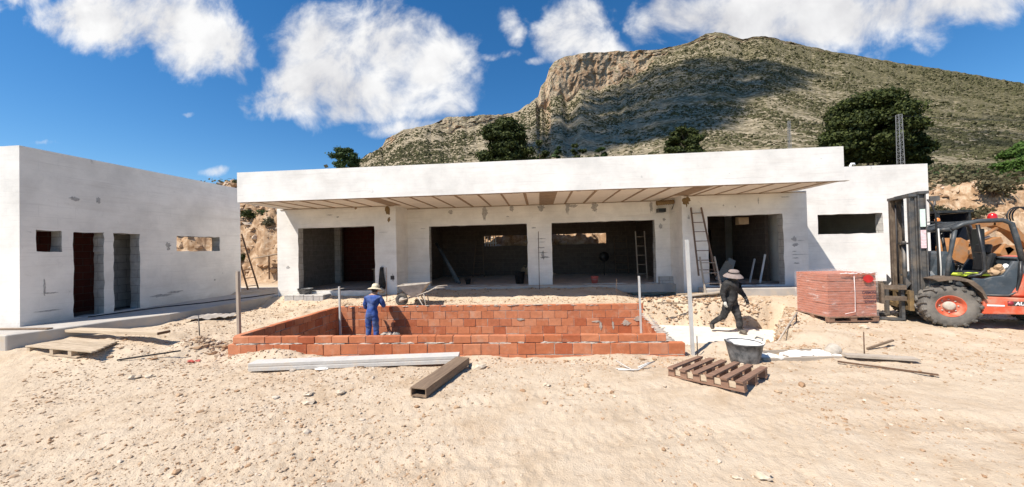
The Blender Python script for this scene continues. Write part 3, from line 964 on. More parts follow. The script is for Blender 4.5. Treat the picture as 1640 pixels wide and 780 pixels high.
# door linings left in the rough openings
def door_frame(x0, x1, y, z1, mat, parent):
    m = MB()
    m.box(x0, x0 + 0.045, y - 0.05, y, 0.575, z1); m.box(x1 - 0.045, x1, y - 0.05, y, 0.575, z1); m.box(x0 + 0.0452, x1 - 0.0452, y - 0.05, y, z1 - 0.045, z1)
    return m.build('door_frame', mat, parent, True)
door_frame(-6.75, -5.85, 14.99, 2.35, M['steel'], mbd)
door_frame(5.2, 6.0, 14.385, 2.4, M['greysteel'], mbd)
# foam, cement smears and marks on the walls
for k, (x_, z_, w_, h_, mk, pos) in enumerate([
    (-5.12, 3.29, 0.16, 0.30, 'foam', FY), (-5.08, 2.98, 0.10, 0.15, 'foam', FY), (4.72, 3.28, 0.20, 0.34, 'foam', FY), (-6.25, 3.40, 0.09, 0.07, 'joist', FY),
    (-1.95, 3.20, 0.20, 0.42, 'smear', RY), (-0.95, 3.33, 0.17, 0.20, 'smear', RY), (0.1, 3.33, 0.22, 0.28, 'smear', RY), (1.05, 3.30, 0.16, 0.40, 'smear', RY), (1.25, 3.36, 0.30, 0.10, 'smear', RY),
    (2.0, 3.30, 0.20, 0.36, 'smear', RY), (3.95, 3.22, 0.11, 0.36, 'smear', RY), (-1.1, 3.05, 0.10, 0.04, 'smear', RY), (4.25, 2.55, 0.10, 0.18, 'smear', RY), (4.38, 2.78, 0.10, 0.09, 'smear', RY),
    (0.2, 1.55, 0.30, 0.07, 'smear', RY), (0.12, 1.72, 0.34, 0.03, 'smear', RY), (0.1, 1.9, 0.26, 0.05, 'smear', RY), (0.12, 2.1, 0.20, 0.025, 'smear', RY), (0.08, 2.22, 0.28, 0.03, 'smear', RY), (0.13, 1.62, 0.10, 0.30, 'smear', RY), (-0.18, 2.62, 0.14, 0.05, 'smear', RY),
    (7.93, 1.98, 0.15, 0.16, 'smear', FY), (7.95, 1.80, 0.17, 0.10, 'smear', FY), (7.92, 1.60, 0.13, 0.025, 'smear', FY), (7.93, 1.50, 0.16, 0.025, 'smear', FY), (7.95, 1.39, 0.18, 0.03, 'smear', FY), (7.97, 1.23, 0.16, 0.04, 'smear', FY), (8.1, 1.93, 0.2, 0.02, 'smear', FY), (8.12, 1.5, 0.42, 0.015, 'smear', FY),
    (6.2, 3.05, 0.03, 0.06, 'smear', FY), (6.9, 3.2, 0.03, 0.18, 'smear', FY), (7.7, 3.3, 0.25, 0.03, 'smear', FY), (5.85, 3.1, 0.05, 0.05, 'smear', FY), (-4.98, 1.0, 0.10, 0.24, 'smear', FY), (-7.2, 3.2, 0.22, 0.03, 'smear', FY), (-6.9, 3.12, 0.10, 0.05, 'smear', FY), (-8.75, 1.42, 0.12, 0.08, 'smear', FY), (4.78, 2.75, 0.06, 0.12, 'smear', FY), (4.86, 3.0, 0.04, 0.14, 'smear', FY),
    (-3.2, 3.28, 0.14, 0.14, 'smear', RY), (-4.25, 2.7, 0.2, 0.02, 'smear', RY), (-5.3, 2.55, 0.3, 0.015, 'smear', FY)]):
    patch_mb(x_, z_, ragged(w_, h_, 13, 50 + k, 0.45), 'y', pos).build('foam_patch' if mk == 'foam' else 'cement_patch', M[mk], mbd, True)
# recessed socket in the wing pier
b = MB(); b.box(-5.06, -4.93, FY - 0.008, FY - 0.001, 0.93, 1.06); b.build('socket_recess', M['darksteel'], mbd, True)
# window guard seen through the back wall
g = thing('window_guard', 'pale steel guard bars at the left end of the rear window opening', 'window bars', (-2.55, 17.3, 2.03))
b = MB()
for k in range(6): b.box(-2.85 + k * 0.13, -2.81 + k * 0.13, 17.28, 17.31, 1.95, 2.60)
b.box(-2.88, -2.12, 17.27, 17.32, 2.17, 2.21); b.build('bar', simple('pale_blue_paint', (0.62, 0.66, 0.72), 0.6, 0.08), g, True)
# apron slab and steps
b = MB(); b.box(5.0, 8.9, 10.86, FY - 0.004, 0.02, 0.535, jit=0.0)
ap = b.build('concrete_apron', M['slab'], None, bevel=0.02)
tag(ap, 'raised concrete apron slab in front of the rightmost open bay', 'slab', kind='structure')
st = thing('concrete_block_step', 'low step of grey concrete blocks below the leftmost open bay', 'step', (-7.95, 11.15, 0.2))
b = MB()
for k in range(4):
    b.box(-8.62 + k * 0.36, -8.62 + k * 0.36 + 0.345, 10.98 - 0.02 * k, FY - 0.005, 0.15, 0.50 + random.uniform(-0.015, 0.015))
b.build('block', M['paleblock'], st, True, bevel=0.012)
# kerb of cement blocks along the recess
b = MB()
for k in range(9):
    if k in (2, 6): continue
    b.box(0.5 + k * 0.42, 0.88 + k * 0.42, RY - 0.32 - random.uniform(0, 0.05), RY - 0.02, 0.3, 0.555 + random.uniform(-0.03, 0.005))
kb = thing('block_kerb', 'broken row of grey blocks along the sill of the central right bay', 'block row', (2.2, 12.2, 0.4))
b.build('block', M['paleblock'], kb, True, bevel=0.01)
b = MB(); b.box(4.12, 4.565, RY - 0.16, RY - 0.003, 0.35, 0.80); b.build('plinth', M['paleblock'], mbd, True)

# ------------------------------------------------------------------ pavement along the annex
b = MB()
path = [(-17, 5.88), (-10.32, 5.88), (-10.10, 6.36), (-9.78, 7.3), (-9.34, 8.0), (-9.25, 9.85), (-9.27, 11.3), (-9.16, 11.34), (-9.16, 14.3), (-17, 14.3)]
b.prism(path, 0.0, 0.446, 'z')
pv = b.build('pavement', M['slab'], None, bevel=0.015)
tag(pv, 'concrete walkway slab running along the annex wall', 'pavement', kind='structure')

# ================================================================== brick pool
pool = thing('brick_pool', 'sunken pool basin walled with red hollow clay bricks', 'pool', (-1.7, 8.0, 0.0))


def brick_wall(p0, p1, z_top, courses, th=0.14, L=0.335, Hc=0.205, top_trim=0.0, jx=0.006, seed=0, inner=None, skip=None, openj=0.010, off0=0.0):
    """bricks laid from p0 to p1 (2D); returns MB with real bricks and a mortar core"""
    r = random.Random(seed)
    p0, p1 = Vector((*p0, 0)), Vector((*p1, 0))
    d = (p1 - p0); ln = d.length; d.normalize(); nrm = Vector((-d.y, d.x, 0))
    Mx = Matrix(((d.x, nrm.x, 0, p0.x), (d.y, nrm.y, 0, p0.y), (0, 0, 1, 0), (0, 0, 0, 1)))
    bk, mo = MB(), MB()
    z = z_top
    for c in range(courses):
        h = Hc - (top_trim if c == 0 else 0)
        x = -((c % 2) * 0.5 + off0) * L
        while x < ln - 0.02:
            xa, xb = max(0, x), min(ln, x + L - openj)
            x += L
            if xb - xa < 0.03: continue
            if skip and skip(xa, xb, c): continue
            dz = r.uniform(-0.008, 0.008)
            o = r.uniform(-jx, jx)
            bk.box(xa, xb, -th / 2 + o, th / 2 + o, z - h + 0.011 + dz, z + dz * 0.5, M=Mx, jit=0.004)
        z -= h
    mo.box(0.02, ln - 0.02, -th / 2 + 0.012, th / 2 - 0.012, z, z_top - 0.012, M=Mx)
    return bk, mo, Mx


def add_wall(p0, p1, z_top, courses, extra=None, **kw):
    bk, mo, Mx = brick_wall(p0, p1, z_top, courses, **kw)
    o = bk.build('brick_wall', M['brick'], pool, True, bevel=0.004)
    if extra: extra(mo, Mx)
    mo_ = mo.build('mortar', M['mortar'], pool, True)
    mo_.parent = o
    return o, Mx


def squeezed(mo, Mx):                                  # ragged bed joint squeezed out under the top course
    for k in range(80):
        x_ = random.uniform(0.1, 8.2)
        mo.blob(Mx @ Vector((x_, -0.052, 0.160 + random.uniform(-0.012, 0.014))), (random.uniform(0.04, 0.15), 0.020, random.uniform(0.010, 0.024)), k, 1, 0.35)


def capping(mo, Mx):
    for k in range(30):
        mo.blob(Mx @ Vector((random.uniform(0.2, 8.5), -0.06, 0.29 + random.uniform(-0.02, 0.02))), (random.uniform(0.05, 0.14), 0.03, 0.014), 200 + k, 1, 0.3)
    for xa, za, w_, h_ in ((7.62, -0.27, 0.07, 0.2), (7.95, -0.27, 0.06, 0.2), (8.3, -0.2, 0.22, 0.14), (7.5, -0.17, 0.2, 0.05), (8.62, -0.10, 0.2, 0.12), (5.4, -0.1, 0.2, 0.05)):
        mo.prism([(xa + p[0], za + p[1]) for p in ragged(w_, h_, 10, int(xa * 10))], -0.086, -0.04, 'y', M=Mx)


def rightcap(mo, Mx):
    for k in range(18): mo.blob(Mx @ Vector((0.1 + k * 0.17, 0, 0.065)), (0.12, 0.075, 0.024), 300 + k, 1, 0.3)


# front: upper course set back on a wider lower course
fo, fM = add_wall((-5.98, 6.30), (2.22, 6.38), 0.30, 1, squeezed, th=0.11, Hc=0.135, L=0.335, seed=1, jx=0.008)
lo_, lM = add_wall((-6.06, 6.285), (2.53, 6.365), 0.155, 5, Hc=0.205, L=0.335, seed=2, th=0.125, jx=0.008, off0=0.2)
bo, bM = add_wall((-5.98, 9.76), (2.80, 9.70), 0.30, 6, capping, Hc=0.215, L=0.345, seed=3, top_trim=0.05)
le, _ = add_wall((-6.02, 6.40), (-5.98, 9.68), 0.30, 6, Hc=0.215, L=0.30, seed=4, top_trim=0.05)
ri, _ = add_wall((2.40, 6.46), (2.78, 9.60), 0.06, 5, rightcap, Hc=0.205, L=0.335, seed=5)
ou = add_wall((2.95, 7.05), (3.45, 7.12), -0.28, 2, Hc=0.16, L=0.33, seed=6)
b = MB(); b.box(-5.9, 2.75, 6.44, 9.62, -0.95, -0.75); b.build('pool_floor', M['mortar'], pool, True)
# pale blinding concrete on the floor of the trench
b = MB()
tr = [(2.62, 6.95), (4.55, 7.0), (5.2, 7.7), (5.85, 8.8), (6.25, 9.85), (5.3, 10.15), (4.4, 10.35), (3.2, 10.62), (2.95, 10.4)]
b.prism(tr, -0.62, -0.475, 'z')
tf = b.build('trench_floor', M['limefloor'], None)
tag(tf, 'pale blinding concrete on the floor of the trench', 'floor', kind='structure')
# ------------------------------------------------------------------ materials of the objects
M['blue_cloth'] = simple('blue_cotton', (0.022, 0.060, 0.235), 0.9, 0.4, 6.0, dust=(0.13, 0.17, 0.29), bump=0.8, dscale=4.0, dlo=0.46, dhi=0.70)
M['black_cloth'] = simple('black_cotton', (0.016, 0.016, 0.017), 0.9, 0.5, 8.0, dscale=4.0, dlo=0.46, dhi=0.70, dust=(0.065, 0.06, 0.055), bump=0.5)
M['skin'] = simple('skin', (0.36, 0.20, 0.135), 0.6, 0.1, 12.0)
M['straw'] = simple('straw_hat', (0.62, 0.55, 0.40), 0.85, 0.12, 40.0, bump=0.4)
M['greyhat'] = simple('taupe_cloth', (0.23, 0.185, 0.17), 0.9, 0.15, 20.0, bump=0.3)
M['boot'] = simple('dusty_boot', (0.10, 0.085, 0.07), 0.85, 0.3, 14.0, dust=(0.26, 0.22, 0.17))
M['glove'] = simple('pale_glove', (0.50, 0.48, 0.43), 0.85, 0.15, 20.0)
M['hair'] = simple('dark_hair', (0.015, 0.012, 0.010), 0.7, 0.2, 40)
M['wood_red'] = wood('weathered_pallet_wood', (0.16, 0.085, 0.055), (0.32, 0.19, 0.125))
M['wood_tan'] = wood('raw_pine_board', (0.36, 0.27, 0.18), (0.55, 0.45, 0.33))
M['wood_grey'] = wood('grey_plank', (0.30, 0.25, 0.20), (0.50, 0.43, 0.35))
M['wood_brown'] = wood('brown_formwork_box', (0.13, 0.085, 0.055), (0.27, 0.19, 0.125), 4.0, 1)
M['ladder_wood'] = wood('ladder_wood', (0.11, 0.07, 0.05), (0.20, 0.13, 0.09), 6.0, 2)
M['pole_grey'] = simple('pale_grey_post', (0.50, 0.49, 0.47), 0.6, 0.12, 6.0, metal=0.1)
M['pole_wood'] = wood('post_wood', (0.30, 0.24, 0.19), (0.47, 0.39, 0.31), 5.0, 2)
M['concrete_beam'] = simple('pale_cast_concrete', (0.50, 0.48, 0.45), 0.9, 0.12, 5.0, dust=(0.50, 0.42, 0.33), bump=0.4)
M['tub'] = simple('black_rubber', (0.040, 0.045, 0.050), 0.6, 0.35, 7.0, dust=(0.22, 0.22, 0.22), bump=0.2, dscale=7.0, dlo=0.38, dhi=0.64)
M['plaster'] = simple('wet_white_plaster', (0.72, 0.69, 0.64), 0.8, 0.1, 8.0, bump=0.5)
M['pack_side'] = None
M['rubber'] = simple('dusty_tyre', (0.045, 0.043, 0.040), 0.9, 0.25, 5.0, dust=(0.24, 0.215, 0.185), bump=0.3, dscale=2.2, dlo=0.36, dhi=0.75)
M['fork_red'] = simple('faded_orange_red', (0.56, 0.085, 0.034), 0.55, 0.18, 3.5, dust=(0.46, 0.27, 0.19), dscale=4.0, dlo=0.44, dhi=0.70)
M['fork_blue'] = simple('dark_slate_paint', (0.040, 0.055, 0.070), 0.5, 0.25, 5.0, dust=(0.16, 0.16, 0.16), dscale=4.0, dlo=0.50, dhi=0.8)
M['fork_dark'] = simple('dark_frame_paint', (0.045, 0.052, 0.058), 0.5, 0.25, 7.0, dust=(0.17, 0.16, 0.15), dscale=6.0, dlo=0.52, dhi=0.8)
M['mast'] = simple('worn_mast_steel', (0.075, 0.078, 0.082), 0.55, 0.35, 9.0, dust=(0.20, 0.165, 0.13), dscale=5.0, dlo=0.42, dhi=0.75, metal=0.3)
M['mastbrown'] = simple('rust_brown_mast', (0.13, 0.095, 0.068), 0.65, 0.35, 9.0, dust=(0.24, 0.19, 0.14), dscale=7, metal=0.2)
M['carriage'] = simple('ochre_worn_steel', (0.20, 0.13, 0.055), 0.7, 0.35, 6.0, dust=(0.10, 0.07, 0.045), dscale=5.0, dlo=0.45, dhi=0.7)
M['seat'] = simple('black_vinyl', (0.014, 0.014, 0.015), 0.5, 0.2, 9.0, dust=(0.06, 0.055, 0.05))
M['digger'] = simple('digger_orange', (0.40, 0.165, 0.045), 0.6, 0.35, 4.0, dust=(0.25, 0.16, 0.095), dscale=4.0, dlo=0.42, dhi=0.68)
M['hivis'] = simple('hi_vis_yellow', (0.55, 0.66, 0.06), 0.8, 0.12, 20)
M['whitepaint'] = simple('white_paint', (0.78, 0.78, 0.77), 0.6, 0.06, 6)
M['sack'] = simple('white_sack', (0.66, 0.65, 0.62), 0.85, 0.1, 6.0, bump=0.5)
M['pink'] = simple('pink_plastic', (0.42, 0.10, 0.085), 0.5, 0.15, 9.0)
M['blackplastic'] = simple('black_plastic', (0.015, 0.015, 0.016), 0.4, 0.25, 9.0, dust=(0.08, 0.075, 0.07))
M['barrow'] = simple('mortar_caked_steel', (0.42, 0.37, 0.31), 0.85, 0.2, 9.0, dust=(0.58, 0.53, 0.46), bump=0.5)
M['card'] = simple('brown_card', (0.40, 0.27, 0.16), 0.85, 0.15, 6)
M['rope'] = simple('pale_strap', (0.55, 0.52, 0.48), 0.8, 0.15, 20)
M['cable'] = simple('black_cable', (0.012, 0.012, 0.012), 0.5, 0.2, 8)


def glow(name, c, e=0.0, rough=0.25):
    t = NT(name)
    t.b.inputs['Coat Weight'].default_value = 0.4
    return t.fin(c, rough)


M['beacon'] = glow('red_beacon_lens', (0.50, 0.012, 0.010))
M['amber'] = glow('amber_lens', (0.75, 0.22, 0.03))

# ================================================================== people
def skin_body(name, joints, edges, root, mats, face_mat, parent, sub=3):
    """joints: {name: (pos, rx, ry)}"""
    keys = list(joints)
    me = bpy.data.meshes.new(name)
    me.from_pydata([joints[k][0] for k in keys], [(keys.index(a), keys.index(b)) for a, b in edges], [])
    o = bpy.data.objects.new(name, me); col.objects.link(o)
    o.modifiers.new('s', 'SKIN')
    for i, k in enumerate(keys):
        sv = me.skin_vertices[0].data[i]
        sv.radius = (joints[k][1], joints[k][2] if len(joints[k]) > 2 else joints[k][1])
        sv.use_root = (k == root)
    md = o.modifiers.new('u', 'SUBSURF'); md.levels = md.render_levels = sub
    bpy.context.view_layer.update()
    dg = bpy.context.evaluated_depsgraph_get()
    nm = bpy.data.meshes.new_from_object(o.evaluated_get(dg))
    bpy.data.objects.remove(o)
    nm.name = name
    nm.materials.clear()
    for m in mats: nm.materials.append(m)
    for p in nm.polygons:
        p.use_smooth = True
        p.material_index = face_mat(p.center)
    # cloth folds
    for v in nm.vertices:
        n_ = mnoise.noise(v.co * 9) * 0.014 + mnoise.noise(Vector((v.co.x * 7, v.co.y * 7, v.co.z * 20))) * 0.011
        if v.co.z < 1.42: v.co += v.normal * n_
    b2 = bpy.data.objects.new(name, nm); col.objects.link(b2)
    b2.parent = parent
    return b2


def fingers(mb, wrist, d, palm_n, scale=1.0, curl=0.5, thumb_side=1):
    """palm with five fingers; d = direction of the hand, palm_n = palm normal"""
    d = Vector(d).normalized(); n = Vector(palm_n); n = (n - d * n.dot(d)).normalized(); s = d.cross(n).normalized() * thumb_side
    w_ = Vector(wrist)
    mb.tube([w_ - d * 0.02, w_ + d * 0.03, w_ + d * 0.075 * scale, w_ + d * 0.098 * scale], [0.024, 0.034, 0.038, 0.026], 10)
    for k, (off, ln) in enumerate(((0.027, 0.070), (0.009, 0.078), (-0.010, 0.072), (-0.027, 0.056))):
        p0 = w_ + d * 0.085 * scale + s * off
        p1 = p0 + (d * math.cos(curl * 0.5) + n * math.sin(curl * 0.5)) * ln * 0.45
        p2 = p1 + (d * math.cos(curl * 1.3) + n * math.sin(curl * 1.3)) * ln * 0.32
        p3 = p2 + (d * math.cos(curl * 2.0) + n * math.sin(curl * 2.0)) * ln * 0.25
        mb.tube([p0, p1, p2, p3], [0.0105, 0.010, 0.009, 0.006], 6)
    t0 = w_ + d * 0.03 + s * 0.028
    t1 = t0 + (s * 0.7 + d * 0.7 + n * 0.3) * 0.036
    t2 = t1 + (s * 0.2 + d * 0.85 + n * 0.5).normalized() * 0.036
    mb.tube([t0, t1, t2], [0.013, 0.011, 0.007], 6)


def head_mesh(c, fwd, tilt=0.0, r=0.098):
    """head with nose, brow, chin, mouth, eyes and ears; fwd horizontal facing"""
    bm = bmesh.new(); bmesh.ops.create_uvsphere(bm, u_segments=20, v_segments=14, radius=1)
    f = Vector(fwd).normalized(); s = f.cross(Vector((0, 0, 1))).normalized(); u = s.cross(f)
    R = Matrix((s, f, u)).transposed() @ Matrix.Rotation(-tilt, 3, 'X')
    mb = MB(); vs = []
    for v in bm.verts:
        x, y, z = v.co
        X = x * 0.077; Y = y * 0.098; Zc = z * 0.122
        if z < 0: X *= 1 + 0.28 * z; Y *= 1 + 0.10 * z
        if y > 0.55:
            if abs(x) < 0.22 and -0.35 < z < 0.12: Y += 0.022 * (1 - abs(x) / 0.22)
            if 0.1 < z < 0.25 and 0.15 < abs(x) < 0.55: Y -= 0.010
            if -0.62 < z < -0.5 and abs(x) < 0.3: Y += 0.006
            if z < -0.72: Y += 0.010
        vs.append(Vector(c) + R @ Vector((X, Y, Zc)))
    mb.add(vs, [tuple(v.index for v in q.verts) for q in bm.faces], 0, True); bm.free()
    for sgn in (-1, 1):
        mb.blob(Vector(c) + R @ Vector((sgn * 0.080, -0.005, -0.005)), (0.012, 0.020, 0.032), 3, 1, 0.05, 0, True)
        mb.blob(Vector(c) + R @ Vector((sgn * 0.030, 0.083, 0.018)), (0.012, 0.008, 0.007), 3, 1, 0.0, 1, True)
    mb.blob(Vector(c) + R @ Vector((0, 0.088, -0.062)), (0.024, 0.008, 0.006), 3, 1, 0.0, 2, True)
    return mb, R


lipm = simple('lips', (0.30, 0.11, 0.09), 0.6, 0.05)
# ---- worker in blue, standing in the pool with his back to the camera, laying bricks on the far wall
wz0 = -0.75
pb = thing('person', 'worker in blue overalls and pale straw hat standing in the brick pool, back turned', 'person', (-4.62, 9.12, wz0), 0.0)
J = {
    'pelvis': ((0, 0, 0.93), 0.146, 0.124), 'waist': ((0.005, 0.01, 1.05), 0.146, 0.119), 'chest': ((0.02, 0.05, 1.25), 0.178, 0.135), 'up': ((0.03, 0.08, 1.39), 0.140, 0.103),
    'neck': ((0.035, 0.10, 1.47), 0.059, 0.059), 'skull': ((0.045, 0.125, 1.57), 0.081, 0.092),
    'hipl': ((-0.09, 0, 0.87), 0.106, 0.108), 'kneel': ((-0.11, 0.03, 0.49), 0.078, 0.081), 'ankl': ((-0.12, -0.02, 0.10), 0.063, 0.067), 'toel': ((-0.13, 0.13, 0.045), 0.049, 0.043),
    'hipr': ((0.09, 0, 0.87), 0.106, 0.108), 'kneer': ((0.10, 0.05, 0.49), 0.078, 0.081), 'ankr': ((0.10, 0.0, 0.10), 0.063, 0.067), 'toer': ((0.12, 0.15, 0.045), 0.049, 0.043),
    'shl': ((-0.165, 0.05, 1.37), 0.084, 0.081), 'ell': ((-0.235, 0.06, 1.12), 0.063, 0.063), 'wrl': ((-0.13, 0.27, 1.02), 0.041, 0.041),
    'shr': ((0.215, 0.07, 1.37), 0.084, 0.081), 'elr': ((0.305, 0.10, 1.14), 0.063, 0.063), 'wrr': ((0.21, 0.30, 1.12), 0.041, 0.041)}
E_ = [('pelvis', 'waist'), ('waist', 'chest'), ('chest', 'up'), ('up', 'neck'), ('neck', 'skull'), ('pelvis', 'hipl'), ('hipl', 'kneel'), ('kneel', 'ankl'), ('ankl', 'toel'),
      ('pelvis', 'hipr'), ('hipr', 'kneer'), ('kneer', 'ankr'), ('ankr', 'toer'), ('up', 'shl'), ('shl', 'ell'), ('ell', 'wrl'), ('up', 'shr'), ('shr', 'elr'), ('elr', 'wrr')]


def fm_blue(c):
    if c.z > 1.455: return 1
    if c.z < 0.105: return 2
    return 0


skin_body('body', J, E_, 'pelvis', [M['blue_cloth'], M['skin'], M['boot']], fm_blue, pb)
hm, HR = head_mesh((0.05, 0.135, 1.585), (0.15, 1, 0), -0.30)
hm.build('head', [M['skin'], M['hair'], lipm], pb)
m = MB(); fingers(m, (-0.13, 0.27, 1.02), (0.3, 0.9, -0.1), (0, 0, -1), 1, 0.7, -1); m.build('hand', M['skin'], pb)
m = MB(); fingers(m, (0.21, 0.30, 1.12), (-0.35, 0.9, 0.0), (0, 0, -1), 1, 0.8, 1); m.build('hand', M['skin'], pb)
m = MB(); m.blob((0.045, 0.105, 1.60), (0.083, 0.09, 0.105), 4, 2, 0.05, 0, True); m.build('hair', M['hair'], pb)
hat = MB()
TM = Matrix.Translation((0.05, 0.14, 1.63)) @ Matrix.Rotation(-0.26, 4, 'X') @ Matrix.Rotation(0.05, 4, 'Y')
hat.lathe([(0.205, -0.045), (0.20, -0.035), (0.15, -0.008), (0.108, 0.006), (0.104, 0.03), (0.098, 0.075), (0.080, 0.112), (0.045, 0.126), (0.0, 0.128)], 24, TM)
hat.lathe([(0.205, -0.047), (0.15, -0.014), (0.10, -0.002), (0.0, 0.0)], 24, TM)
ho = hat.build('straw_hat', M['straw'], pb)
bnd = MB(); bnd.lathe([(0.110, 0.006), (0.108, 0.034)], 24, TM); q = bnd.build('hat_band', simple('hat_band', (0.42, 0.36, 0.25), 0.9, 0.1), pb); q.parent = ho
bl = MB()
bl.lathe([(0.143, 0.985), (0.147, 1.0), (0.143, 1.015)], 22, Matrix.Translation((0, 0.005, 0)) @ Matrix.Diagonal((1.03, 0.90, 1, 1)))
bl.build('waistband', M['blue_cloth'], pb)

# ---- worker in black walking to the right through the trench
pk = thing('person', 'worker in black clothes and wide taupe sun hat walking through the trench', 'person', (4.98, 9.50, -0.475), math.radians(-46))
pk.scale = (1.14, 1.12, 0.975)
# facing +x (slightly towards the camera)
J = {
    'pelvis': ((0.0, 0, 0.90), 0.136, 0.141), 'waist': ((0.015, 0, 1.02), 0.141, 0.153), 'chest': ((0.03, 0, 1.22), 0.153, 0.181), 'up': ((0.03, 0, 1.36), 0.119, 0.141),
    'neck': ((0.06, 0, 1.45), 0.063, 0.063), 'skull': ((0.095, -0.01, 1.545), 0.085, 0.085),
    'hipn': ((0.01, -0.085, 0.85), 0.119, 0.113), 'kneen': ((-0.10, -0.10, 0.47), 0.085, 0.081), 'ankn': ((-0.37, -0.10, 0.22), 0.059, 0.059), 'toen': ((-0.335, -0.11, 0.055), 0.047, 0.051),
    'hipf': ((0.01, 0.085, 0.85), 0.119, 0.113), 'kneef': ((0.135, 0.09, 0.47), 0.085, 0.081), 'ankf': ((0.165, 0.09, 0.10), 0.062, 0.062), 'toef': ((0.30, 0.085, 0.05), 0.047, 0.051),
    'shn': ((-0.005, -0.19, 1.345), 0.088, 0.088), 'eln': ((-0.075, -0.235, 1.09), 0.063, 0.063), 'wrn': ((-0.02, -0.24, 0.87), 0.042, 0.042),
    'shf': ((0.06, 0.18, 1.345), 0.088, 0.088), 'elf': ((0.16, 0.235, 1.10), 0.063, 0.063), 'wrf': ((0.27, 0.22, 0.92), 0.042, 0.042)}
E_ = [('pelvis', 'waist'), ('waist', 'chest'), ('chest', 'up'), ('up', 'neck'), ('neck', 'skull'), ('pelvis', 'hipn'), ('hipn', 'kneen'), ('kneen', 'ankn'), ('ankn', 'toen'),
      ('pelvis', 'hipf'), ('hipf', 'kneef'), ('kneef', 'ankf'), ('ankf', 'toef'), ('up', 'shn'), ('shn', 'eln'), ('eln', 'wrn'), ('up', 'shf'), ('shf', 'elf'), ('elf', 'wrf')]


def fm_black(c):
    if c.z > 1.50: return 1
    if c.z < 0.125 or (c.x < -0.33 and c.z < 0.21): return 2
    return 0


skin_body('body', J, E_, 'pelvis', [M['black_cloth'], M['skin'], M['boot']], fm_black, pk)
hm, _ = head_mesh((0.10, -0.01, 1.555), (1, -0.25, 0), -0.38)
hm.build('head', [M['skin'], M['hair'], lipm], pk)
m = MB(); m.blob((0.075, -0.005, 1.565), (0.092, 0.083, 0.105), 4, 2, 0.05, 0, True); m.build('hair', M['hair'], pk)
m = MB(); m.lathe([(0.075, 1.42), (0.088, 1.46), (0.096, 1.52), (0.094, 1.545)], 16, Matrix.Translation((0.085, -0.008, 0))); m.build('neck_scarf', M['black_cloth'], pk)
m = MB(); fingers(m, (-0.02, -0.24, 0.875), (0.12, 0, -1), (0.4, 1, 0), 1.0, 0.55, -1); m.build('glove', M['glove'], pk)
m = MB(); fingers(m, (0.27, 0.22, 0.925), (0.2, 0, -1), (0.4, -1, 0), 1.0, 0.55, 1); m.build('glove', M['blackplastic'], pk)
TM = Matrix.Translation((0.10, -0.01, 1.625)) @ Matrix.Rotation(0.16, 4, 'Y') @ Matrix.Rotation(0.10, 4, 'X')
hat = MB()
hat.lathe([(0.205, -0.095), (0.19, -0.07), (0.15, -0.025), (0.112, 0.004), (0.110, 0.035), (0.104, 0.07), (0.075, 0.095), (0.0, 0.100)], 26, TM)
hat.lathe([(0.205, -0.097), (0.15, -0.031), (0.10, -0.002), (0.0, 0.0)], 26, TM)
ho = hat.build('sun_hat', M['greyhat'], pk)
bnd = MB(); bnd.lathe([(0.115, 0.004), (0.1135, 0.034)], 24, TM); q = bnd.build('hat_band', M['blackplastic'], pk); q.parent = ho
m = MB(); m.tube([(-0.02, -0.155, 1.385), (0.10, -0.145, 1.25), (0.155, -0.06, 1.14), (0.150, 0.05, 1.08)], 0.012, 6); m.build('shoulder_strap', M['blackplastic'], pk)
m = MB(); m.lathe([(0.133, 0.955), (0.137, 0.97), (0.133, 0.985)], 22, Matrix.Translation((0.012, 0, 0)) @ Matrix.Diagonal((1, 1.05, 1, 1))); m.build('belt', M['blackplastic'], pk)

# ================================================================== site objects
# wheelbarrow (handles to the right)
wb = thing('wheelbarrow', 'mortar caked wheelbarrow standing on the rim behind the brick pool', 'wheelbarrow', (-3.72, 10.02, gz(-3.72, 10.02)), 0.10)
m = MB()
top = [(-0.44, -0.30), (0.42, -0.31), (0.42, 0.31), (-0.44, 0.30)]; bot = [(-0.06, -0.17), (0.13, -0.17), (0.13, 0.17), (-0.06, 0.17)]
vs = [(x, y, 0.62 + 0.05 * (x + 0.44)) for x, y in top] + [(x, y, 0.27) for x, y in bot] + [(x * 0.94, y * 0.93, 0.62 + 0.05 * (x + 0.44)) for x, y in top] + [(x * 0.9, y * 0.9, 0.295) for x, y in bot]
fs = []
for k in range(4):
    l = (k + 1) % 4
    fs += [(k, l, 4 + l, 4 + k), (8 + k, 12 + k, 12 + l, 8 + l), (k, 8 + k, 8 + l, l)]
fs += [(4, 5, 6, 7), (12, 15, 14, 13)]
m.add(vs, fs)
m.tube([Vector(v) for v in vs[:4]] + [Vector(vs[0])], 0.014, 6)
m.build('tray', M['barrow'], wb)
m = MB()
for k in range(9): m.blob((random.uniform(-0.2, 0.25), random.uniform(-0.15, 0.15), 0.52 + random.uniform(0, 0.06)), random.uniform(0.06, 0.12), k, 1, 0.3, flat=0.5)
m.build('mortar_load', M['mortar'], wb)
for sy in (-1, 1):
    m = MB(); m.tube([(-0.40, sy * 0.05, 0.18), (-0.05, sy * 0.15, 0.27), (0.45, sy * 0.24, 0.44), (0.62, sy * 0.27, 0.53), (0.92, sy * 0.27, 0.55)], 0.017, 7); m.build('handle', M['barrow'], wb)
    m = MB(); m.tube([(0.30, sy * 0.21, 0.39), (0.36, sy * 0.20, 0.02), (0.27, sy * 0.19, 0.01), (0.12, sy * 0.18, 0.29)], 0.014, 6); m.build('leg', M['barrow'], wb)
m = MB(); m.lathe([(0.105, -0.035), (0.165, -0.04), (0.185, -0.02), (0.185, 0.02), (0.165, 0.04), (0.105, 0.035)], 20, Matrix.Translation((-0.40, 0, 0.185)) @ Matrix.Rotation(PI / 2, 4, 'X'))
wh = m.build('wheel', M['rubber'], wb)
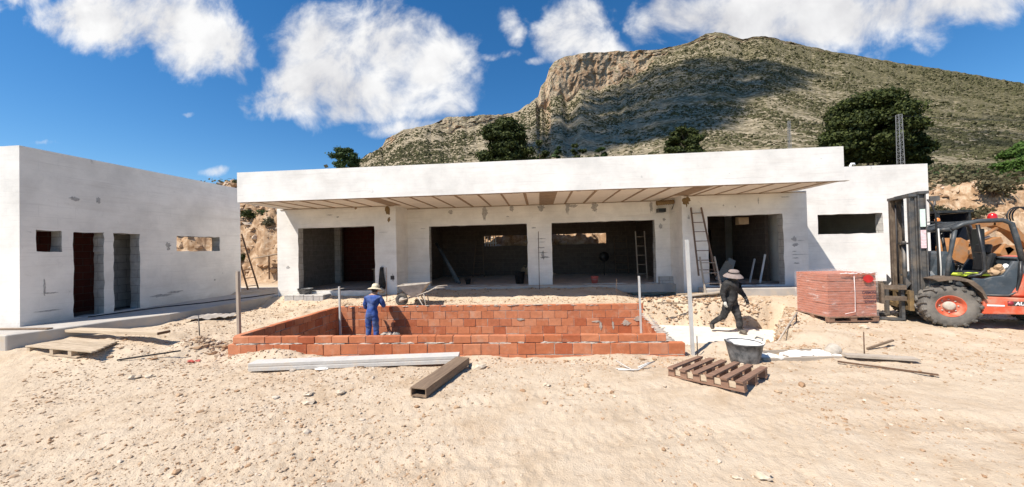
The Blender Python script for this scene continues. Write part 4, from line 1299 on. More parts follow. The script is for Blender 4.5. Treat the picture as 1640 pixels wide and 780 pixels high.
m = MB(); m.lathe([(0.0, 0.028), (0.108, 0.02), (0.108, -0.02), (0.0, -0.028)], 16, Matrix.Translation((-0.40, 0, 0.185)) @ Matrix.Rotation(PI / 2, 4, 'X')); q = m.build('rim', M['barrow'], wb); q.parent = wh

# pallet in the foreground
pl = thing('wooden_pallet', 'empty weathered wooden pallet lying askew on the dirt in front of the black tub', 'pallet', (2.49, 5.13, gz(2.5, 5.14) - 0.005), 0, None, (Matrix.Rotation(-0.075, 3, 'X') @ Matrix.Rotation(math.radians(-46), 3, 'Z')).to_euler())
LXp, LYp = 0.96, 0.98
ybo = (-0.43, 0.0, 0.43)
for y_ in ybo:
    m = MB(); m.box(-LXp / 2, LXp / 2, y_ - 0.05, y_ + 0.05, 0.0, 0.021, jit=0.003); m.build('bottom_board', M['wood_red'], pl)
for k in range(6):
    x_ = -LXp / 2 + 0.05 + k * (LXp - 0.1) / 5
    for y_ in ybo:
        m = MB(); m.box(x_ - 0.045, x_ + 0.045, y_ - 0.05, y_ + 0.05, 0.0215, 0.1115, jit=0.003); m.build('block', M['wood_red'], pl)
    m = MB(); m.box(x_ - 0.041, x_ + 0.041, -LYp / 2 - 0.02, LYp / 2 + 0.02, 0.112, 0.134, jit=0.004); m.build('deck_board', M['wood_red'], pl)
m = MB(); m.box(-LXp / 2 + 0.1, LXp / 2 - 0.1, -0.455, -0.435, 0.03, 0.105); m.build('stringer', M['wood_tan'], pl)
m = MB(); m.box(-LXp / 2 + 0.1, LXp / 2 - 0.1, 0.415, 0.435, 0.03, 0.105); m.build('stringer', M['wood_tan'], pl)

# black rubber tub
TS = 0.92
tb = thing('mortar_tub', 'black rubber tub caked with pale mortar standing behind the empty pallet', 'tub', (3.27, 5.86, gz(3.27, 5.86) - 0.03))
m = MB()
m.lathe([(0.0, 0.005), (0.185, 0.0), (0.20, 0.03), (0.235, 0.20), (0.262, 0.335), (0.278, 0.345), (0.278, 0.36), (0.255, 0.358), (0.225, 0.20), (0.19, 0.04), (0.0, 0.035)], 32)
m.build('bucket', M['tub'], tb)
m = MB()
m.lathe([(0.0, 0.325), (0.12, 0.33), (0.20, 0.315), (0.245, 0.325)], 24); m.lathe([(0.276, 0.3605), (0.258, 0.366), (0.25, 0.345)], 32)
m.build('plaster_residue', M['plaster'], tb)
for a in (0.25, PI + 0.25):
    c, s_ = math.cos(a), math.sin(a)
    m = MB(); m.tube([(0.27 * c - 0.07 * s_, 0.27 * s_ + 0.07 * c, 0.35), (0.30 * c - 0.055 * s_, 0.30 * s_ + 0.055 * c, 0.39), (0.30 * c + 0.055 * s_, 0.30 * s_ - 0.055 * c, 0.39), (0.27 * c + 0.07 * s_, 0.27 * s_ - 0.07 * c, 0.35)], 0.013, 7)
    m.build('handle', M['tub'], tb)

# hollow box section lying on the ground
hb = thing('hollow_box_beam', 'short brown hollow rectangular beam lying end-on towards the camera', 'beam', (-1.58, 4.30, gz(-1.5, 4.5) + 0.012), -0.235)
m = MB()
w2, h2, t2, ln = 0.115, 0.115, 0.014, 1.28
m.box(-w2, w2, 0, ln, 0, t2); m.box(-w2, w2, 0, ln, h2 - t2, h2); m.box(-w2, -w2 + t2, 0.0, ln, t2 + 0.0005, h2 - t2 - 0.0005); m.box(w2 - t2, w2, 0.0, ln, t2 + 0.0005, h2 - t2 - 0.0005)
m.box(-w2 + t2, w2 - t2, 0.62, 0.64, t2, h2 - t2)
m.build('box_section', M['wood_brown'], hb)

# long pale prestressed joist
cbm = thing('concrete_joist', 'long pale cast concrete joist lying in front of the brick pool', 'joist', (-4.72, 5.30, gz(-3.1, 5.5) + 0.01), math.atan2(0.42, 3.33))
m = MB()
prof = [(-0.11, 0.0), (0.11, 0.0), (0.11, 0.055), (0.106, 0.06), (0.106, 0.07), (0.11, 0.075), (0.11, 0.125), (-0.11, 0.125), (-0.11, 0.075), (-0.106, 0.07), (-0.106, 0.06), (-0.11, 0.055)]
m.prism(prof, 0.0, 3.36, 'x'); m.build('joist_body', M['concrete_beam'], cbm, bevel=0.006)
m = MB()
for y_, z_ in ((-0.05, 0.02), (0.05, 0.02), (0, 0.10)): m.tube([(-0.05, y_, z_), (0.02, y_, z_)], 0.006, 6)
m.build('tendon', M['steel'], cbm)
st_ = thing('paper_scrap', 'crumpled pale paper scrap caught under the concrete joist', 'scrap', (-3.55, 5.30, gz(-3.55, 5.3) + 0.01))
m = MB(); m.blob((0, 0, 0.012), (0.10, 0.04, 0.012), 3, 2, 0.4); m.build('paper', M['plaster'], st_)

# boards by the annex: one pallet with boards across it
p2 = thing('timber_pallet', 'pale pine pallet lying on the dirt beside the annex walkway', 'pallet', (-8.85, 6.02, gz(-8.85, 6.02) - 0.055), -0.19)
for k in range(7):
    m = MB(); m.box(-1.05, 0.95 - 0.09 * k, -0.32 + k * 0.09, -0.32 + k * 0.09 + 0.08, 0.125, 0.147, jit=0.004); m.build('deck_board', M['wood_tan'], p2)
for x_ in (-0.98, -0.25, 0.3):
    m = MB(); m.box(x_ - 0.05, x_ + 0.05, -0.31, 0.30, 0.022, 0.1245); m.build('bearer', M['wood_tan'], p2)
for y_ in (-0.26, 0.25):
    m = MB(); m.box(-1.03, 0.5, y_ - 0.05, y_ + 0.05, 0.0, 0.0215); m.build('bottom_board', M['wood_tan'], p2)
p3 = thing('scaffold_board', 'thick pale scaffold board resting across the pine pallet and the walkway', 'board', (-9.05, 6.52, 0.345), -0.11)
m = MB(); m.box(-1.5, 1.5, -0.11, 0.11, 0.0, 0.055); m.build('board', M['wood_tan'], p3, bevel=0.004)
m = MB(); m.box(1.502, 1.512, -0.11, 0.11, 0.002, 0.053); m.build('end_band', M['steel'], p3)
p4 = thing('thin_board', 'dark thin board lying across the walkway corner by the annex', 'board', (-10.75, 6.36, 0.452), 0.02)
m = MB(); m.box(-1.4, 0.6, -0.05, 0.05, 0, 0.022); m.build('board', M['wood_brown'], p4)

# posts
def post(name, label, x, y, z0, z1, w_, mat, lean=(0, 0), cat='post', rnd=False, extra=None):
    o = thing(name, label, cat, (x, y, z0))
    m = MB()
    if rnd: m.tube([(0, 0, -0.1), (lean[0], lean[1], z1 - z0)], w_ / 2, 10)
    else: m.bar((0, 0, -0.1), (lean[0], lean[1], z1 - z0), w_, w_, (0, 1, 0))
    m.build('shaft', mat, o)
    return o


post('timber_stake', 'tall grey timber stake at the near left corner of the brick pool', -6.33, 6.78, 0.1, 1.55, 0.054, M['pole_wood'], (-0.02, 0))
post('steel_post', 'slim pale steel post inside the far left corner of the brick pool', -5.72, 9.45, -0.75, 0.92, 0.044, M['pole_grey'], (-0.02, 0))
post('steel_post', 'slim pale steel post at the far right corner of the brick pool', 2.66, 9.42, -0.75, 1.08, 0.046, M['pole_grey'], (-0.02, 0))
ps = post('steel_post', 'tallest pale steel post standing beside the near right corner of the brick pool', 2.70, 6.40, -0.15, 1.98, 0.052, M['pole_grey'], (-0.05, 0))
m = MB(); m.tube([(0.05, -0.06, 0.02), (0.05, -0.055, 0.42)], 0.009, 6); m.build('tie_rod', M['darksteel'], ps)
post('rebar_stake', 'thin rusty rebar stake with a nicked top in front of the pillar between the bays', -0.02, 11.7, 0.35, 2.45, 0.022, M['steel'], (0.01, 0), 'rebar', True)
post('rebar_stake', 'thin rusty rebar stake standing in the dirt in front of the brick pack', 5.18, 5.98, 0.0, 0.42, 0.016, M['steel'], (0, 0), 'rebar', True)
post('rebar_stake', 'short bent rebar stake on the rubble mound left of the brick pool', -7.03, 6.6, 0.1, 0.66, 0.018, M['darksteel'], (-0.03, 0), 'rebar', True)
post('rebar_stake', 'thin rusty rebar behind the worker in the straw hat', -4.75, 10.35, 0.2, 1.40, 0.018, M['steel'], (0, 0), 'rebar', True)
post('rebar_stake', 'short thin rebar behind the far right end of the brick pool', 2.2, 10.1, 0.2, 0.95, 0.012, M['steel'], (0, 0), 'rebar', True)
post('rebar_stake', 'short thin rebar just left of the worker in the straw hat', -4.98, 10.0, 0.2, 0.52, 0.014, M['steel'], (0, 0), 'rebar', True)


# ladders
def ladder(label, foot, top, width, rungs, mat, sdir=(1, 0, 0), taper=0.75, r=0.02, name='ladder'):
    o = thing(name, label, 'ladder', foot)
    d = Vector(top) - Vector(foot); s = Vector(sdir).normalized()
    for sg in (-1, 1):
        m = MB(); m.bar(s * sg * width / 2, d + s * sg * width / 2 * taper, 0.035, 0.05, (0, 1, 0)); m.build('rail', mat, o)
    for k in range(rungs):
        t_ = (k + 0.6) / (rungs + 0.2)
        wdt = width / 2 * (1 + (taper - 1) * t_) - 0.018
        m = MB(); m.tube([d * t_ - s * wdt, d * t_ + s * wdt], r, 6); m.build('rung', mat, o)
    return o


ladder('brown wooden ladder leaning on the right wing beside its open bay', (5.12, 10.98, 0.92), (4.98, 11.27, 3.05), 0.50, 7, M['ladder_wood'], taper=0.62, r=0.013)
ladder('lower dusty wooden ladder section standing behind the walking worker', (5.24, 10.80, 0.20), (5.16, 11.04, 1.50), 0.50, 4, M['wood_grey'], taper=0.86, r=0.013)
ladder('tall rusty ladder leaning against the far end of the annex', (-11.45, 12.95, 0.45), (-12.15, 12.95, 2.75), 0.42, 7, M['steel'], (0.2, 1, 0), 0.9, 0.015)
ladder('dark step ladder standing inside the central left bay', (-2.9, 16.2, 0.58), (-2.9, 16.6, 2.3), 0.55, 6, M['ladder_wood'], taper=0.55, r=0.014)
ladder('grey trestle ladder standing inside at the right of the central right bay', (3.95, 13.6, 0.58), (3.95, 13.8, 2.45), 0.34, 5, M['pole_wood'], taper=1.0, r=0.014)
ladder('dark ladder leaning on the back wall inside the central right bay', (3.9, 16.6, 0.58), (3.9, 16.9, 2.3), 0.6, 5, M['ladder_wood'], taper=0.95, r=0.014)
p4 = thing('bearing_board', 'dark plank under the foot of the rusty ladder behind the annex', 'board', (-11.55, 12.9, 0.45), 0.05)
m = MB(); m.box(-0.3, 0.45, -0.12, 0.12, 0, 0.045); m.build('board', M['wood_brown'], p4)

# loose timber at the foot of the ladder and leaning planks
for lab, a, b_, w_, h_, mk in [
    ('pale plank propped at the foot of the right wing ladder', (4.35, 10.75, 0.33), (5.55, 10.72, 0.47), 0.16, 0.03, 'wood_grey'),
    ('short pale plank lying in the rubble below the right wing ladder', (4.2, 10.95, 0.36), (5.05, 11.1, 0.40), 0.12, 0.03, 'wood_tan'),
    ('grey slab board leaning inside the rightmost open bay', (6.25, 12.6, 0.57), (6.78, 12.9, 1.18), 0.30, 0.03, 'wood_grey'),
    ('second grey slab board leaning behind the walking worker inside the bay', (6.72, 13.0, 0.57), (7.1, 13.3, 1.30), 0.26, 0.03, 'pole_grey'),
    ('thin white batten leaning on the right jamb of the rightmost open bay', (7.2, 11.9, 0.57), (7.52, 12.1, 1.5), 0.05, 0.03, 'whitepaint'),
    ('second thin white batten leaning on the jamb of the rightmost open bay', (7.0, 12.1, 0.57), (7.3, 12.3, 1.35), 0.05, 0.03, 'pole_grey'),
    ('black beam leaning in the left of the central left bay', (-3.1, 13.2, 0.57), (-3.95, 13.4, 2.0), 0.10, 0.06, 'blackplastic'),
    ('second black beam leaning against the first in the central left bay', (-3.3, 13.6, 0.57), (-4.2, 13.8, 2.2), 0.10, 0.06, 'blackplastic'),
    ('long grey plank lying on the dirt right of the plaster trough', (4.85, 5.95, 0.06), (5.75, 5.78, 0.05), 0.15, 0.035, 'wood_grey'),
    ('long rusty rod lying on the dirt beyond the grey plank', (4.55, 5.70, 0.035), (5.42, 5.18, 0.025), 0.022, 0.022, 'steel'),
    ('broken dark stick lying on the dirt between the tub and the forklift', (5.55, 6.35, 0.04), (6.15, 6.55, 0.13), 0.03, 0.03, 'wood_brown'),
    ('thin dark batten lying on the bank behind the trench', (3.45, 10.4, 0.20), (4.35, 10.45, 0.17), 0.04, 0.03, 'wood_brown'),
    ('dusty bent steel bar lying on the dirt below the pine pallet', (-7.6, 5.62, 0.06), (-6.85, 6.05, 0.10), 0.025, 0.025, 'darksteel'),
    ('thin wooden sliver lying beside the long concrete joist', (-3.0, 5.42, 0.03), (-1.9, 5.62, 0.03), 0.04, 0.015, 'wood_brown')]:
    c_ = [(p + q) / 2 for p, q in zip(a, b_)]
    o = thing('plank' if h_ >= 0.03 and w_ > 0.04 else 'rod', lab, 'plank' if h_ >= 0.03 and w_ > 0.04 else 'rod', (c_[0], c_[1], min(a[2], b_[2])))
    m = MB(); m.bar(a, b_, w_, h_, (0, 0, 1) if abs(a[2] - b_[2]) < 0.3 else (0, 1, 0)); m.build('shaft', M[mk], o, True)

# trough of white plaster residue right of the tub
tg = thing('plaster_spill', 'white crusted plaster spill in a shallow mixing trough right of the black tub', 'plaster spill', (4.15, 6.1, 0.0), 0.09)
m = MB(); m.box(-0.62, 0.68, -0.20, -0.17, -0.06, 0.035, jit=0.012); m.box(-0.62, 0.68, 0.17, 0.20, -0.06, 0.04, jit=0.012); m.build('side_board', M['wood_grey'], tg)
m = MB()
for k in range(40): m.blob((random.uniform(-0.6, 0.66), random.uniform(-0.15, 0.15), 0.0 + random.uniform(0, 0.02)), (random.uniform(0.06, 0.16), random.uniform(0.04, 0.09), 0.035), k, 1, 0.35)
m.build('plaster', M['plaster'], tg)
pb_ = thing('small_pail', 'small tipped grey pail at the right end of the plaster spill', 'pail', (4.78, 6.15, -0.03), 0.5)
m = MB(); m.lathe([(0.0, 0.0), (0.075, 0.0), (0.10, 0.17), (0.104, 0.175), (0.095, 0.17), (0.07, 0.01), (0, 0.01)], 18, Matrix.Translation((0, 0, 0.06)) @ Matrix.Rotation(1.35, 4, 'Y')); m.build('bucket', M['barrow'], pb_)

# mortar hoe leaning on the bank
hoe = thing('mortar_hoe', 'long handled mortar hoe leaning on the bank of the trench behind the tub', 'hoe', (4.55, 7.2, -0.2))
m = MB(); m.tube([(4.56, 7.15, -0.16), (5.05, 7.55, 0.10), (5.56, 7.95, 0.36)], 0.017, 8); m.build('handle', M['wood_grey'], hoe, True)
m = MB(); m.prism([(-0.21, 0.0), (0.20, 0.0), (0.15, 0.11), (-0.16, 0.11)], -0.008, 0.008, 'y', M=Matrix.Translation((4.45, 7.05, -0.17)) @ Matrix.Rotation(-1.0, 4, 'X')); m.build('blade', M['darksteel'], hoe, True)
cb = thing('bent_cable', 'dark bent wire trailing from the hoe down the bank', 'wire', (5.2, 7.5, 0))
m = MB(); m.tube([(5.56, 7.97, 0.36), (5.5, 7.9, 0.12), (5.3, 7.6, 0.02), (5.28, 7.3, -0.02), (5.05, 7.05, -0.05), (4.7, 6.9, -0.06)], 0.011, 6); m.build('strand', M['cable'], cb, True)

# things around the house
jk = thing('hanging_jacket', 'black work jacket hanging on the pier right of the leftmost open bay', 'jacket', (-5.36, FY - 0.05, 0.60))
m = MB()
rings = []
for k in range(12):
    t_ = k / 11
    z_ = 0.02 + 0.74 * t_
    hw = 0.125 - 0.075 * t_ ** 1.4 + 0.008 * math.sin(t_ * 9)
    rings.append((hw, z_))
vs, fs = [], []
n = 14
for i, (hw, z_) in enumerate(rings):
    for k in range(n):
        a = 2 * PI * k / n
        fo_ = 1 + 0.16 * math.sin(3 * a + i * 0.5) + 0.08 * math.sin(5 * a + 1)
        vs.append((hw * math.cos(a) * fo_ + 0.02 * (i / 11), 0.035 * math.sin(a) * fo_, z_))
for i in range(11):
    for k in range(n):
        a, b_ = i * n + k, i * n + (k + 1) % n
        fs.append((a, b_, b_ + n, a + n))
fs += [tuple(range(n)), tuple(range(11 * n, 12 * n))]
m.add(vs, fs, 0, True); m.build('jacket_body', M['black_cloth'], jk)
m = MB(); m.tube([(0.05, -0.03, 0.66), (0.09, -0.035, 0.40), (0.10, -0.03, 0.16)], [0.035, 0.04, 0.03], 9); m.build('sleeve', M['black_cloth'], jk)
m = MB(); m.tube([(0.02, 0.045, 0.80), (0.02, -0.01, 0.79), (0.02, -0.015, 0.74)], 0.007, 6); m.build('hook', M['steel'], jk)
sk = thing('cement_lump', 'pale dusty sack slumped on the floor under the hanging jacket', 'sack', (-5.30, 11.15, 0.52))
m = MB(); m.blob((0, 0, 0.06), (0.13, 0.10, 0.09), 2, 2, 0.25); m.build('sack', M['mortar'], sk)
bx = thing('roof_conduit', 'thick corrugated black pipe end sticking from the recess wall below the soffit', 'pipe', (4.40, 11.92, 3.2))
m = MB()
pts = [(3.98 + k * 0.035, 11.90, 3.30 + 0.002 * k) for k in range(17)]
m.tube(pts, [0.085 if k % 2 else 0.072 for k in range(17)], 12); m.build('pipe', M['foam'], bx, True)
m = MB(); m.box(4.12, 4.36, 12.10, 12.365, 3.02, 3.15); m.build('junction_box', M['blackplastic'], bx, True)
m = MB(); m.tube([(4.54, 11.9, 3.33), (4.58, 12.0, 3.25), (4.55, 12.1, 3.1)], 0.012, 6); m.build('cable', M['cable'], bx, True)
pk_ = thing('pink_bucket', 'pink plastic bucket standing on the floor of the central right bay', 'bucket', (1.96, 12.55, 0.57))
m = MB(); m.lathe([(0, 0), (0.10, 0), (0.14, 0.25), (0.148, 0.26), (0.135, 0.25), (0.095, 0.012), (0, 0.012)], 20); m.build('bucket', M['pink'], pk_)
m = MB(); m.tube([(-0.14, 0, 0.24), (-0.12, -0.07, 0.17), (0, -0.15, 0.14), (0.12, -0.07, 0.17), (0.14, 0, 0.24)], 0.004, 5); m.build('handle', M['greysteel'], pk_)
for lab, x_, y_, r_, h_, mk in (('large black bucket in shade behind the pillar in the central left bay', -0.75, 12.95, 0.21, 0.42, 'blackplastic'), ('small black bucket on the floor of the central left bay', -2.72, 12.9, 0.12, 0.2, 'blackplastic'), ('grey mixing bowl on the step of the leftmost open bay', -8.05, 11.25, 0.24, 0.17, 'tub')):
    o = thing('bucket', lab, 'bucket', (x_, y_, 0.57 if y_ > 12 else 0.51))
    m = MB(); m.lathe([(0, 0), (r_ * 0.72, 0), (r_, h_), (r_ * 1.05, h_ + 0.01), (r_ * 0.95, h_ - 0.01), (r_ * 0.66, 0.014), (0, 0.014)], 20); m.build('bucket', M[mk], o)
    m = MB(); m.tube([(-r_, 0, h_ - 0.01), (-r_ * 0.7, -r_ * 0.7, h_ - 0.06), (0, -r_ * 1.08, h_ - 0.1), (r_ * 0.7, -r_ * 0.7, h_ - 0.06), (r_, 0, h_ - 0.01)], 0.005, 5); m.build('handle', M['darksteel'], o)
cd_ = thing('cardboard_box', 'torn brown cardboard box stuck under the lintel of the rightmost open bay', 'box', (6.85, 12.15, 2.52))
m = MB(); m.box(-0.16, 0.16, -0.10, 0.10, 0, 0.24, jit=0.012); m.build('box', M['card'], cd_)
m = MB(); m.box(-0.16, 0.02, -0.13, -0.105, 0.03, 0.21, jit=0.02); m.build('flap', M['card'], cd_)
bt = thing('brick_tub', 'mortar filled grey tub standing in the pool beside the blue worker', 'tub', (-4.15, 9.15, -0.75))
m = MB(); m.lathe([(0, 0), (0.2, 0), (0.27, 0.36), (0.285, 0.365), (0.26, 0.355), (0.19, 0.02), (0, 0.02)], 24); m.build('bucket', M['tub'], bt)
m = MB()
for k in range(12): m.blob((random.uniform(-0.17, 0.17), random.uniform(-0.17, 0.17), 0.33 + random.uniform(0, 0.05)), random.uniform(0.05, 0.09), k, 1, 0.35)
m.build('mortar', M['mortar'], bt)
sb_ = thing('mixing_stand', 'low upturned tub carrying the mortar tub on the pool floor', 'stand', (-4.15, 9.15, -0.75)) if False else None
wt_ = thing('work_table', 'dark low trestle table inside the leftmost open bay', 'table', (-6.0, 13.2, 0.57))
m = MB(); m.box(-0.5, 0.5, -0.3, 0.3, 0.62, 0.66); m.build('table_top', M['wood_brown'], wt_)
for sx_ in (-0.42, 0.42):
    for sy_ in (-0.24, 0.24):
        m = MB(); m.box(sx_ - 0.025, sx_ + 0.025, sy_ - 0.025, sy_ + 0.025, 0, 0.619); m.build('leg', M['wood_brown'], wt_)
dr = thing('work_lamp_stand', 'dark round work lamp on a stand inside the central right bay', 'lamp', (2.95, 16.0, 0.57))
m = MB(); m.tube([(0, 0, 0), (0, 0, 0.75)], 0.02, 7); m.build('stand', M['darksteel'], dr)
m = MB(); m.lathe([(0, -0.05), (0.2, -0.04), (0.22, 0.05), (0, 0.07)], 20, Matrix.Translation((0, 0, 0.85)) @ Matrix.Rotation(PI / 2, 4, 'X')); m.build('lamp_head', M['blackplastic'], dr)
hs_ = thing('black_hose', 'black hose running along the foot of the annex wall', 'hose', (-10.6, 9.5, 0.46))
m = MB(); m.tube([(-11.05, 7.6, 0.462), (-10.9, 8.3, 0.462), (-10.75, 9.0, 0.462), (-10.2, 9.7, 0.462), (-10.0, 10.3, 0.462), (-9.7, 11.0, 0.462), (-9.5, 12.2, 0.462), (-9.4, 13.2, 0.462)], 0.016, 6); m.build('strand', M['cable'], hs_, True)
rr = thing('red_rag', 'faded red plastic scrap on the dirt left of the brick pool', 'scrap', (-6.55, 6.02, gz(-6.55, 6.02)))
m = MB()
for k in range(5): m.blob((random.uniform(-0.09, 0.09), random.uniform(-0.04, 0.04), 0.02), (0.05, 0.03, 0.02), k, 1, 0.6)
m.build('scrap', simple('red_plastic', (0.42, 0.07, 0.05), 0.7, 0.2), rr)
ws = thing('strap_tangle', 'tangled pale strap lying on the dirt left of the empty pallet', 'strap', (1.35, 5.4, gz(1.35, 5.4)))
m = MB(); m.tube([(-0.22, 0.0, 0.02), (-0.05, -0.08, 0.03), (0.1, -0.05, 0.02), (0.28, 0.12, 0.04), (0.45, 0.3, 0.03), (0.3, 0.16, 0.05), (0.12, 0.02, 0.03)], 0.012, 5)
m.tube([(-0.15, 0.3, 0.04), (-0.05, 0.05, 0.03), (0.02, -0.08, 0.02), (-0.2, -0.06, 0.02)], 0.010, 5); m.build('strand', M['rope'], ws)
pp = thing('sheet_offcut', 'rusty sheet on a stake leaning on the earth bank behind the house', 'sheet', (-13.9, 16.9, 1.5))
m = MB(); m.bar((-14.5, 16.6, 1.70), (-13.2, 16.7, 1.92), 0.5, 0.03); m.build('sheet', M['wood_grey'], pp, True)
m = MB(); m.bar((-13.9, 16.7, 0.6), (-13.9, 16.7, 1.78), 0.05, 0.05); m.build('prop', M['steel'], pp, True)
ub = thing('spread_plastic_sheet', 'crumpled grey plastic sheet lying on the dirt beside the walkway', 'sheet', (-8.55, 8.35, gz(-8.55, 8.35)), 0.3)
V_ = []
nx, ny = 26, 14
for i in range(nx):
    for k in range(ny):
        x_, y_ = -0.5 + 1.0 * i / (nx - 1), -0.3 + 0.6 * k / (ny - 1)
        V_.append((x_, y_, 0.05 + 0.05 * mnoise.noise(Vector((x_ * 4, y_ * 4, 2))) + 0.03 * mnoise.noise(Vector((x_ * 11, y_ * 11, 5)))))
F_ = [(i * ny + k, (i + 1) * ny + k, (i + 1) * ny + k + 1, i * ny + k + 1) for i in range(nx - 1) for k in range(ny - 1)]
m = MB(); m.add(V_, F_, 0, True); m.build('sheet', simple('grey_plastic', (0.34, 0.30, 0.26), 0.5, 0.15), ub)
# ================================================================== rough terrain forklift (local x forward, y near side)
fk = thing('forklift', 'dusty orange red rough terrain forklift with black mast facing the brick pack', 'forklift', (8.45, 8.20, 0.10), math.radians(157))


def wheel(parent, x, y, r, wd, side):
    """axis along y; side = +1 outer face towards +y"""
    Mx = Matrix.Translation((x, y, r)) @ Matrix.Rotation(-PI / 2 * side, 4, 'X')
    t = MB()
    h = wd / 2
    t.lathe([(r * 0.48, -h * 0.80), (r * 0.70, -h * 0.98), (r * 0.86, -h * 0.96), (r * 0.935, -h * 0.80), (r * 0.95, 0), (r * 0.935, h * 0.80), (r * 0.86, h * 0.96), (r * 0.66, h * 0.98), (r * 0.48, h * 0.80)], 40, Mx)
    n = 17
    for k in range(n):
        for s in (-1, 1):
            a0 = 2 * PI * (k + (0.5 if s > 0 else 0)) / n
            pts = []
            for i in range(4):
                f_ = i / 3
                a = a0 + 0.20 * (1 - f_)
                z = s * h * (0.02 + 0.96 * f_)
                rr_ = r * (0.975 - 0.05 * f_ * f_)
                pts.append((rr_ * math.cos(a), rr_ * math.sin(a), z))
            a = a0
            pts.append((r * 0.83 * math.cos(a - 0.02), r * 0.83 * math.sin(a - 0.02), s * h * 1.02))
            for p_, q_ in zip(pts, pts[1:]):
                p_, q_ = Mx @ Vector(p_), Mx @ Vector(q_)
                ctr = Mx @ Vector((0, 0, 0))
                t.bar(p_, q_, 0.042, 0.045, ((p_ + q_) / 2 - ctr).normalized())
    ty = t.build('tyre', M['rubber'], parent)
    m = MB()
    m.lathe([(r * 0.50, h * 0.80), (r * 0.485, h * 0.86), (r * 0.46, h * 0.80), (r * 0.42, h * 0.42), (r * 0.37, h * 0.30), (r * 0.18, h * 0.30), (r * 0.17, h * 0.50), (0.0, h * 0.52)], 32, Mx)
    m.lathe([(r * 0.50, -h * 0.80), (r * 0.50, -h * 0.5), (0, -h * 0.4)], 24, Mx)
    rm = m.build('rim', M['fork_red'], ty)
    m = MB()
    m.lathe([(r * 0.205, h * 0.30), (r * 0.20, h * 0.56), (r * 0.13, h * 0.64), (0, h * 0.66)], 20, Mx)
    for k in range(8):
        a = 2 * PI * k / 8
        m.lathe([(0.014, h * 0.30), (0.014, h * 0.40), (0.0, h * 0.40)], 6, Mx @ Matrix.Translation((r * 0.30 * math.cos(a), r * 0.30 * math.sin(a), 0)))
    m.build('hub', M['barrow'], ty)
    return ty


wheel(fk, 0.0, 0.60, 0.435, 0.30, 1)
wheel(fk, 0.0, -0.60, 0.435, 0.30, -1)
wheel(fk, -1.75, 0.62, 0.33, 0.22, 1)
wheel(fk, -1.75, -0.62, 0.33, 0.22, -1)
# chassis
m = MB()
m.prism([(-0.40, 0.31), (-2.1, 0.38), (-2.1, 0.62), (-0.44, 0.645)], 0.50, 0.74, 'y')
m.prism([(-0.40, 0.31), (-2.1, 0.38), (-2.1, 0.62), (-0.44, 0.645)], -0.74, -0.50, 'y')
m.build('side_sill', M['fork_red'], fk, bevel=0.015)
m = MB(); m.prism([(-0.46, 0.47), (-0.68, 0.475), (-0.68, 0.50), (-0.46, 0.50)], 0.7405, 0.748, 'y'); m.build('sill_trim', M['whitepaint'], fk)
m = MB(); m.box(-2.1, 0.35, -0.46, 0.46, 0.30, 0.62); m.box(-0.1, 0.1, -0.60, 0.60, 0.36, 0.52); m.box(-1.85, -1.65, -0.55, 0.55, 0.26, 0.40); m.build('frame', M['fork_dark'], fk)
m = MB(); m.prism([(-0.80, 0.655), (-2.35, 0.655), (-2.45, 0.85), (-2.35, 1.35), (-1.50, 1.40), (-1.12, 1.34), (-0.93, 0.92)], -0.70, 0.66, 'y'); m.build('counterweight', M['fork_red'], fk, bevel=0.03)
# emblem strip with lettering
m = MB(); m.box(-1.32, -0.72, 0.7405, 0.745, 0.495, 0.575); lp = m.build('name_plate', M['blackplastic'], fk)
m = MB(); m.lathe([(0.038, 0), (0.038, 0.006), (0, 0.007)], 20, Matrix.Translation((-0.755, 0.745, 0.537)) @ Matrix.Rotation(-PI / 2, 4, 'X')); q = m.build('emblem', simple('crimson', (0.30, 0.02, 0.035), 0.5, 0.1), fk); q.parent = lp


def text_mesh(name, body, size, mat, parent, Mx, ext=0.001, bold=0.0, shear=0.0):
    cu_ = bpy.data.curves.new(name, 'FONT')
    cu_.body = body; cu_.size = size; cu_.extrude = ext; cu_.offset = bold; cu_.shear = shear
    to = bpy.data.objects.new(name, cu_); col.objects.link(to)
    bpy.context.view_layer.update()
    me = bpy.data.meshes.new_from_object(to.evaluated_get(bpy.context.evaluated_depsgraph_get()))
    bpy.data.objects.remove(to)
    me.name = name
    me.transform(Mx)
    me.materials.clear(); me.materials.append(mat)
    o = bpy.data.objects.new(name, me); col.objects.link(o); o.parent = parent
    return o


# local +x points left in the picture on the near side, so text runs along -x
TX = Matrix(((-1, 0, 0, -0.81), (0, 0, 1, 0.7465), (0, 1, 0, 0.508), (0, 0, 0, 1)))
text_mesh('lettering', 'AUSA', 0.085, M['whitepaint'], lp, TX, 0.001, 0.003, 0.15)
# cab tub
m = MB()
m.prism([(-0.30, 0.66), (-0.80, 0.665), (-0.90, 0.75), (-0.94, 1.32), (-0.88, 1.33), (-0.74, 1.05), (-0.60, 1.02), (-0.50, 0.98), (-0.36, 1.00), (-0.33, 0.85)], 0.55, 0.63, 'y')
m.prism([(-0.30, 0.66), (-0.80, 0.665), (-0.90, 0.75), (-0.94, 1.32), (-0.88, 1.33), (-0.74, 1.05), (-0.60, 1.02), (-0.50, 0.98), (-0.36, 1.00), (-0.33, 0.85)], -0.63, -0.55, 'y')
m.box(-0.90, -0.30, -0.549, 0.549, 0.66, 0.70)
m.box(-1.10, -0.95, -0.60, 0.60, 0.70, 1.36)
m.build('cab_tub', M['fork_blue'], fk, bevel=0.012)
m = MB(); m.tube([(-0.30, 0.64, 0.665), (-0.78, 0.64, 0.67), (-0.89, 0.64, 0.74), (-0.945, 0.64, 1.05), (-0.955, 0.64, 1.33)], 0.022, 7); m.build('door_seal', M['blackplastic'], fk)
